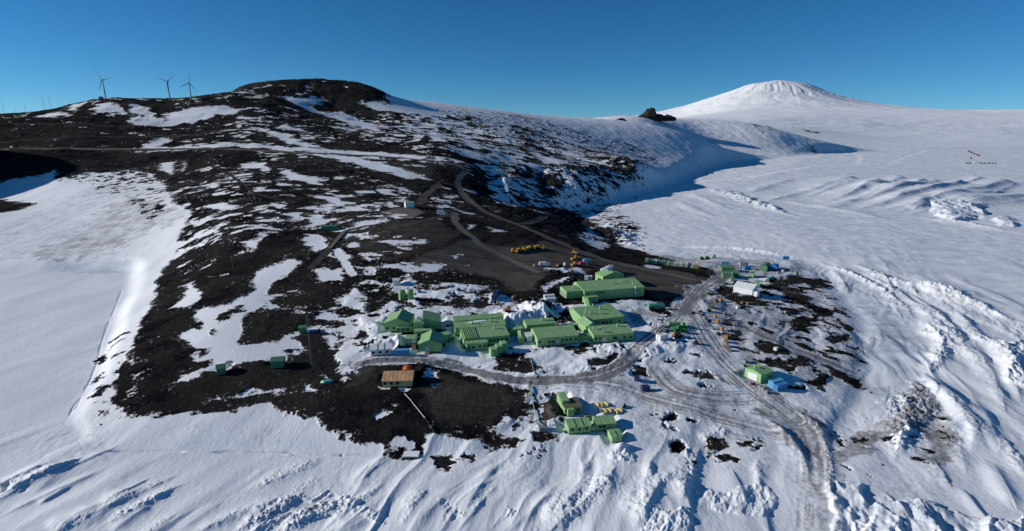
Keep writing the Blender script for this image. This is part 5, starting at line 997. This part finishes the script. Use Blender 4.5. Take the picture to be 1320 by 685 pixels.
make_crate('dark crate standing alone at right end of the outer yard', 1026, 355, 20, 2.6, 2.2, 2.4, 'steel'); make_crate('brown timber crate between the brown-roofed hut and the plain hut', 756, 538.5, 20, 2.2, 1.6, 1.4, 'timber')
for u, v, m_, lab in ((912,398.5,'steel','grey crate at upper left of the equipment strip'),(916.5,399.5,'timber','timber crate right of the grey crate on the equipment strip'),(913.5,403,'rubber','black case on snow in the equipment strip'),(923,391,'rust','rusty crate by the ruts below the white shed'),(928.5,388,'orange_brown','orange crate at upper end of the ruts below the white shed'),(897,445.5,'rubber','black case alone at edge of the snow road'),
                      (957,391.5,'rust','rusty crate on dark stones in front of the white shed'),(963,392.5,'timber','timber crate on dark stones in front of the white shed'),(968,392.8,'rust','rust brown crate at right end on dark stones before white shed'),(960,467,'steel','grey crate among black stones above the garage'),(1000,452,'pale','pale crate among black stones right of the drums'),
                      (556,262,'orange_brown','orange crate heap at left on the slope above the gravel pad'),(561,258.5,'orange_brown','orange crate in middle of the heap above the gravel pad'),(566,256,'rust','rusty crate at right end of the heap above the gravel pad'),(719,343.5,'timber','timber crate left of the small white tank'),(723,343.8,'rubber','black case touching the small white tank'),(689.5,343.5,'timber','timber crate at left of the pale tanker lorry')):
    make_crate(lab, u, v, random.uniform(0, 60), 2.0, 1.6, 1.5, m_)
for u, v, m_, a, lab in (  # loose cargo along the equipment strip
 (907,391,'steel',20,'grey cargo box at foot of the road bend above the rust red snowmobile'),(908.5,413,'timber',30,'flat timber pallet left of the furthest orange drum'),(914,417,'rubber',10,'black cargo box left of the largest orange drum'),(918,425,'steel',50,'grey cargo box left of the yellow orange drum'),
 (934,405,'timber',40,'timber pallet right of the furthest orange drum'),(941,412,'steel',15,'grey cargo box right of the drums near the ruts'),(946,420,'timber',35,'timber pallet by the ruts, lower of two'),(951,398,'pale',20,'pale cargo box just below the white shed corner'),(986,398,'timber',10,'timber pallet on dark stones right of the white shed'),
 (1003,354,'steel',15,'grey cargo box right of the blue-roofed sledge hut'),(1009,351.5,'beige',40,'beige cargo box furthest right of the blue-roofed sledge hut'),(985,356,'timber',20,'timber pallet in front of the rounded green hut'),(922,346,'steel',30,'grey cargo box left of the largest low yard shed'),(917,352,'rubber',12,'black cargo box by the snow pile left of the yard sheds'),
 (737,352.5,'timber',12,'timber pallet on the dirty snow mound below the red-topped carrier'),(709,352,'rubber',25,'black cargo box below the pale tanker lorry'),(717,386,'steel',12,'grey cargo box right of the paired white containers'),(662,384,'timber',30,'timber pallet right of the navy containers'),(540,377,'steel',30,'grey cargo box right of the round tanks')):
    make_crate(lab, u, v, a, 1.9, 1.4, .9 if 'pallet' in lab else 1.4, m_, None, 'pallet' if 'pallet' in lab else 'cargo_box')
def tarp(u, v, sx, sy, mat, label, a=0):
    p = G3(u, v); k = MB(); n_ = 9; q = [(sx/2*math.cos(t)*(1+.15*math.sin(3*t)), sy/2*math.sin(t)*(1+.12*math.cos(2*t))) for t in np.linspace(0, 2*math.pi, n_, endpoint=False)]
    k.hull([(x, y, -.3) for x, y in q], [(x*.7, y*.7, .7) for x, y in q]); o = k.done('tarpaulin', mat, None); o.location = p; o.rotation_euler = (0, 0, math.radians(a)); tag(o, label, 'tarpaulin')
tarp(404, 427.5, 5.5, 4, 'blue_paint', 'blue tarpaulin heap beside a small dark green hut'); tarp(422, 494, 5.5, 3, 'teal', 'teal tarpaulin crumpled on black lava left of the historic hut', 15)
# trough on the slope
p, q = G3(425, 322), G3(444, 299.5); d = q-p; r = thing('cable_trough', 'long dark covered trough climbing the slope below a green hut', 'trough', p, math.atan2(d.y, d.x)); l = math.hypot(d.x, d.y)
MB().hull([(0, -1.6, -1), (l, -1.6, d.z-1), (l, 1.6, d.z-1), (0, 1.6, -1)], [(0, -1.6, .7), (l, -1.6, d.z+.7), (l, 1.6, d.z+.7), (0, 1.6, .7)]).done('casing', 'steel', r); MB().hull([(-.2, -1.7, .705), (l+.2, -1.7, d.z+.705), (l+.2, 1.7, d.z+.705), (-.2, 1.7, .705)], [(-.2, -1.4, .9), (l+.2, -1.4, d.z+.9), (l+.2, 1.4, d.z+.9), (-.2, 1.4, .9)]).done('cover', 'brown_roof', r)
# pipes
def pipe(line, rad, mat, label, dz=.5, name='pipeline'):
    P = [G3(*p) for p in smooth_line(line, 3)]; o0 = P[0].copy(); r = thing(name, label, 'pipe', o0); k = MB()
    for a, b in zip(P, P[1:]): k.tube(a-o0+Vector((0, 0, dz)), b-o0+Vector((0, 0, dz)), rad, n=8)
    k.done('pipe', mat, r); k = MB()
    for a in P[::2]: k.box(a.x-o0.x-.12, a.x-o0.x+.12, a.y-o0.y-.12, a.y-o0.y+.12, a.z-o0.z-.4, a.z-o0.z+dz-rad*.6)
    k.done('support', 'timber', r)
pipe([(681,498),(685,512),(689,528),(694,545),(700,551)], .2, 'pale_green', 'pale green pipeline curving down snow left of the lower huts'); pipe([(702,553),(718,555),(733,557)], .16, 'pale_green', 'thin green pipe from a grey box to the three-bay hut')
pipe([(521.5,510),(530,520),(540,532),(548,541.5)], .13, 'pale', 'thin white pipe running down black gravel below the historic hut', .35); pipe([(548,542.5),(556,552),(560,560)], .2, 'rubber', 'dark pipe at the end of the thin white pipe', .4)
pipe([(685,462),(687,475),(690,489)], .18, 'steel', 'pale pipe crossing black ground between block and track', .5)
make_crate('grey box at bend of the pale green pipeline', 698.5, 555.5, 10, 2.4, 2, 1.7, 'steel')
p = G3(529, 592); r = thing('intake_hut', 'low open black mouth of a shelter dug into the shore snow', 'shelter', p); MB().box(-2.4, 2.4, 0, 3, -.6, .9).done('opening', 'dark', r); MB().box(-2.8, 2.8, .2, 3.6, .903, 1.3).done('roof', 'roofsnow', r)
# ------------------------------------------------------------------ poles and masts
def make_pole(label, u, v, h, rad=.14, mat='timber', arm=True, group='wooden line poles', name='utility_pole', cat='pole'):
    p = G3(u, v); r = thing(name, label, cat, p, random.uniform(0, 1), group); MB().tube((0, 0, -.6), (0, 0, h), rad, rad*.7, 8).done('pole', mat, r)
    if arm: MB().box(-1.1, 1.1, -.07, .07, h-.7, h-.55).done('cross_arm', mat, r)
for u, v, h, lab in ((346,412,9,'slim line pole standing on black lava right of the large snow patch'),(367,398,9,'slim line pole uphill of the large snow patch'),(394,252,9,'slim line pole below the long road on left slope'),(432,273,8,'line pole near the snow track above the long green hut'),(300,345,8,'line pole at top left of the large snow patch'),(640.5,498,9,'line pole standing beside the black gravel mound and track'),(470,398,8,'line pole left of the two round tanks'),(580,400,8,'line pole between dark-roofed building and rear block')):
    make_pole(lab, u, v, h)
def lattice(label, u, v, h, w_=.5, group=None):
    p = G3(u, v); r = thing('lattice_mast', label, 'mast', p, .4, group); k = MB()
    for i in range(3):
        a = i*2.0944; x, y = w_*math.cos(a), w_*math.sin(a); k.tube((x, y, -.5), (x*.6, y*.6, h), .05, n=5)
    for z in np.arange(0, h-1.2, 1.5):
        for i in range(3):
            a, b = i*2.0944, (i+1)*2.0944; k.tube((w_*.8*math.cos(a), w_*.8*math.sin(a), z), (w_*.8*math.cos(b), w_*.8*math.sin(b), z+1.5), .035, n=4)
    k.done('lattice', 'mast', r); g_ = MB()
    for i in range(3): a = i*2.0944+.5; g_.tube((0, 0, h*.85), (h*.4*math.cos(a), h*.4*math.sin(a), -.2), .02, n=4)
    g_.done('guy_wire', 'mast', r)
lattice('slim guyed lattice mast on snow beside the small dark green hut', 401, 471, 24, .35)
for i, (u, v, v2, lab) in enumerate(((5,146,131,'guyed antenna mast at far left edge of the skyline'),(20,145,140,'shortest antenna mast between the far left masts on the skyline'),(33,144,135,'short antenna mast left of the two tall skyline masts'),(58,143.5,121,'tall antenna mast, left of the two tall ones on the skyline'),(66,143,124,'tall antenna mast, right of the two tall ones on the skyline'),(83,139,136,'tiny mast on rising skyline left of the turbines'),(121,130,126,'tiny mast beside the leftmost wind turbine'),(253,127.5,121,'thin mast on the hilltop right of the wind turbines'))):
    p = G3(u, v); s, t = ray(u, v2); h = max(4, CAMZ + t*p.y - p.z + 2); r = thing('antenna_mast', lab, 'mast', p - Vector((0, 0, 2)), 0, 'antenna masts on the skyline'); MB().tube((0, 0, 0), (0, 0, h), .3, .18, 6).done('mast', 'mast', r); k = MB(); k.tube((-.9, 0, h*.8), (.9, 0, h*.8), .12, n=5); k.tube((-.6, 0, h*.92), (.6, 0, h*.92), .12, n=5); k.done('antenna', 'mast', r)
make_crate('grey equipment cabin at foot of the leftmost wind turbine', 131, 130.5, 10, 7, 5, 5, 'steel'); make_crate('small dark cabin on hilltop right of the wind turbines', 259, 127.5, 10, 6, 4, 4, 'steel')
# ------------------------------------------------------------------ wind turbines
def turbine(u, v, hub_v, blade_px, angs, yaw, label):
    p = G3(u, v); p.z -= 2; s, t = ray(u, hub_v); hh = CAMZ + t*p.y - p.z; bl = blade_px*p.y/FPX*1.02
    r = thing('wind_turbine', label, 'wind turbine', p, yaw, 'wind turbines on the hill'); MB().tube((0, 0, 0), (0, 0, hh-.8), 1.5, .8, 14).done('tower', 'turbine', r)
    MB().prism_x([(-.9, hh-1), (.9, hh-1), (1.0, hh+.6), (.5, hh+1.1), (-.5, hh+1.1), (-1.0, hh+.6)], -1.5, 3.6).done('nacelle', 'turbine', r)
    hb = MB(); hb.tube((-1.5, 0, hh), (-2.6, 0, hh), .95, .95, 12); hb.tube((-2.6, 0, hh), (-3.3, 0, hh), .95, .3, 12); ho = hb.done('hub', 'turbine', r)
    for a in angs:
        a = math.radians(a); d = Vector((0, math.cos(a), math.sin(a))); n_ = Vector((0, -d.z, d.y)); x = Vector((1, 0, 0)); o = Vector((-2.1, 0, hh)); k = MB(); R_ = []
        for f, c_, th in ((.04, .45, .45), (.18, 1.0, .3), (.5, .7, .2), (1.0, .25, .1)): R_.append([o + d*bl*f + n_*c_*.9 + x*th, o + d*bl*f - n_*c_*.9 + x*th*.6, o + d*bl*f - n_*c_*.9 - x*th*.6, o + d*bl*f + n_*c_*.9 - x*th])
        for i in range(3): k.hull(R_[i], R_[i+1])
        k.done('blade', 'turbine', ho)
# yaw 90 degrees turns the rotor towards the camera; angles are seen from the front
turbine(136.5, 129, 103.3, 14, (60, 172, -63), math.radians(82), 'wind turbine standing alone at left on the hill, blade pointing far left')
turbine(219, 128.5, 105.3, 14, (25, 148, -92), math.radians(84), 'middle wind turbine with two blades raised in a wide V')
turbine(246.5, 128.5, 107.5, 13.5, (110, -22, 222), math.radians(84), 'wind turbine nearest the dark cone, one blade steeply up')
# ------------------------------------------------------------------ far camp and outcrops
far_ = [(1249,196),(1252,197.5),(1255.5,199),(1259,200.5),(1262,201.5),(1251.5,205),(1246,211.5),(1249.5,211.3),(1257,210.5),(1262.5,211.5),(1265.5,211.6),(1269,211.7),(1274,211.5),(1278,211.6),(1282,211.8)]
flab = ['far rusty orange vehicle topmost of the distant diagonal line on ice','far rusty orange vehicle second from top of the distant diagonal line','far red vehicle in middle of the distant diagonal line','far rusty orange vehicle fourth down the distant diagonal line','far red vehicle lowest and largest of the distant diagonal line','far rusty sledge alone between the diagonal line and ice road','far dark hut at left end of the camp row on the ice road','far dark hut second from left in the ice road camp row','far pale hut third in the ice road camp row','far dark hut left of the closest trio on the ice road','far dark hut in middle of the closest trio on the ice road','far dark hut right of the closest trio on the ice road','far dark hut third from right end of the camp row','far dark hut second from right end of the camp row','far dark hut at right end of the camp row']
for i, (u, v) in enumerate(far_):
    p = G3(u, v); k = p.y/FPX; m_ = 'rust' if i in (0, 3) else ('red' if i in (2, 4) else ('rust' if i < 6 else ('pale' if i == 8 else 'steel')))
    if m_ == 'red': m_ = 'rust'
    sx = k*(2.1 if i < 6 else 2.6); sz = k*1.7; r = thing('camp_vehicle' if i < 6 else 'camp_hut', flab[i], 'vehicle' if i < 6 else 'hut', p, random.uniform(-.3, .3), 'distant camp on the ice shelf')
    MB().box(-sx/2, sx/2, -sx*.3, sx*.3, sz*.2, sz*.8, bev=.06).done('body', m_, r); MB().box(-sx*.2, sx*.3, -sx*.25, sx*.25, sz*.803, sz*1.15, bev=.1).done('cab' if i < 6 else 'roof', m_, r); MB().box(-sx*.55, sx*.55, -sx*.28, sx*.28, 0, sz*.197).done('track' if i < 6 else 'runner', 'rubber', r)
for u, v, w_, h_, lab in ((820,256.5,4,2.4,'dark boulder on sea ice, nearer one below the cliff'),(849,250.3,3.2,2.4,'dark boulder on sea ice, farther one beyond the cliff')):
    p = G3(u, v); bm = bmesh.new(); bmesh.ops.create_icosphere(bm, subdivisions=3, radius=1)
    for vt in bm.verts: vt.co = Vector((vt.co.x*w_*.6, vt.co.y*w_*.6, vt.co.z*h_*.75))*(1 + .25*math.sin(vt.co.x*5+vt.co.z*3)*math.cos(vt.co.y*4))
    me = bpy.data.meshes.new('boulder'); bm.to_mesh(me); bm.free(); me.materials.append(M['outcrop']); o = bpy.data.objects.new('boulder', me); COL.objects.link(o); o.location = p; tag(o, lab, 'boulder')
def outcrop(u0, u1, vb, prof, Y, label):
    """a rock standing up through the snow: a lumpy mound of real width and depth"""
    sx0, _ = ray(u0, vb); sx1, t = ray(u1, vb); zb = CAMZ + t*Y; cx = (sx0+sx1)/2*Y; hw = (sx1-sx0)/2*Y; k = Y/FPX; n_ = 60
    xs = np.linspace(-1, 1, n_); gx, gy = np.meshgrid(xs, xs); hx_ = np.interp(gx, [p[0] for p in prof], [p[1] for p in prof])
    rr = np.clip(1-np.abs(gy)**2.2, 0, 1); zz = hx_*k*.84*rr*(1 + .22*fbm((gx*7+u0).astype(f32), (gy*4).astype(f32), 4, 301)) + k*.5*fbm((gx*14).astype(f32), (gy*9).astype(f32), 3, 303)*(hx_ > .5)
    zz = np.where((np.abs(gx) > .97) | (np.abs(gy) > .97), -20, zz); zz -= 1.5
    me = bpy.data.meshes.new('rock_outcrop'); vs_ = [(x*hw, y*hw*.45, z) for x, y, z in zip(gx.ravel(), gy.ravel(), zz.ravel())]
    me.from_pydata(vs_, [], [(j*n_+i, j*n_+i+1, (j+1)*n_+i+1, (j+1)*n_+i) for j in range(n_-1) for i in range(n_-1)]); me.materials.append(M['outcrop']); o = bpy.data.objects.new('rock_outcrop', me); COL.objects.link(o); o.location = (cx, Y, zb); tag(o, label, 'rock outcrop', None)
outcrop(816, 869, 151.6, [(-1,.2),(-.75,2),(-.55,5),(-.46,7),(-.34,12.5),(-.05,13.5),(.03,12),(.08,5),(.2,5),(.4,4),(.5,2),(.65,4.5),(.8,3),(1,.2)], 3600, 'tall dark castle-like crag on the snow ridge below the white volcano')
outcrop(788, 809, 156.5, [(-1,.2),(-.5,2),(0,4.2),(.3,5),(.6,4),(1,.3)], 2600, 'small dark crag left of the tall castle-like crag'); outcrop(756, 774, 154.8, [(-1,.2),(-.3,1.8),(.2,2.2),(.6,1.6),(1,.2)], 2420, 'lowest dark outcrop furthest left on the snow ridge skyline')
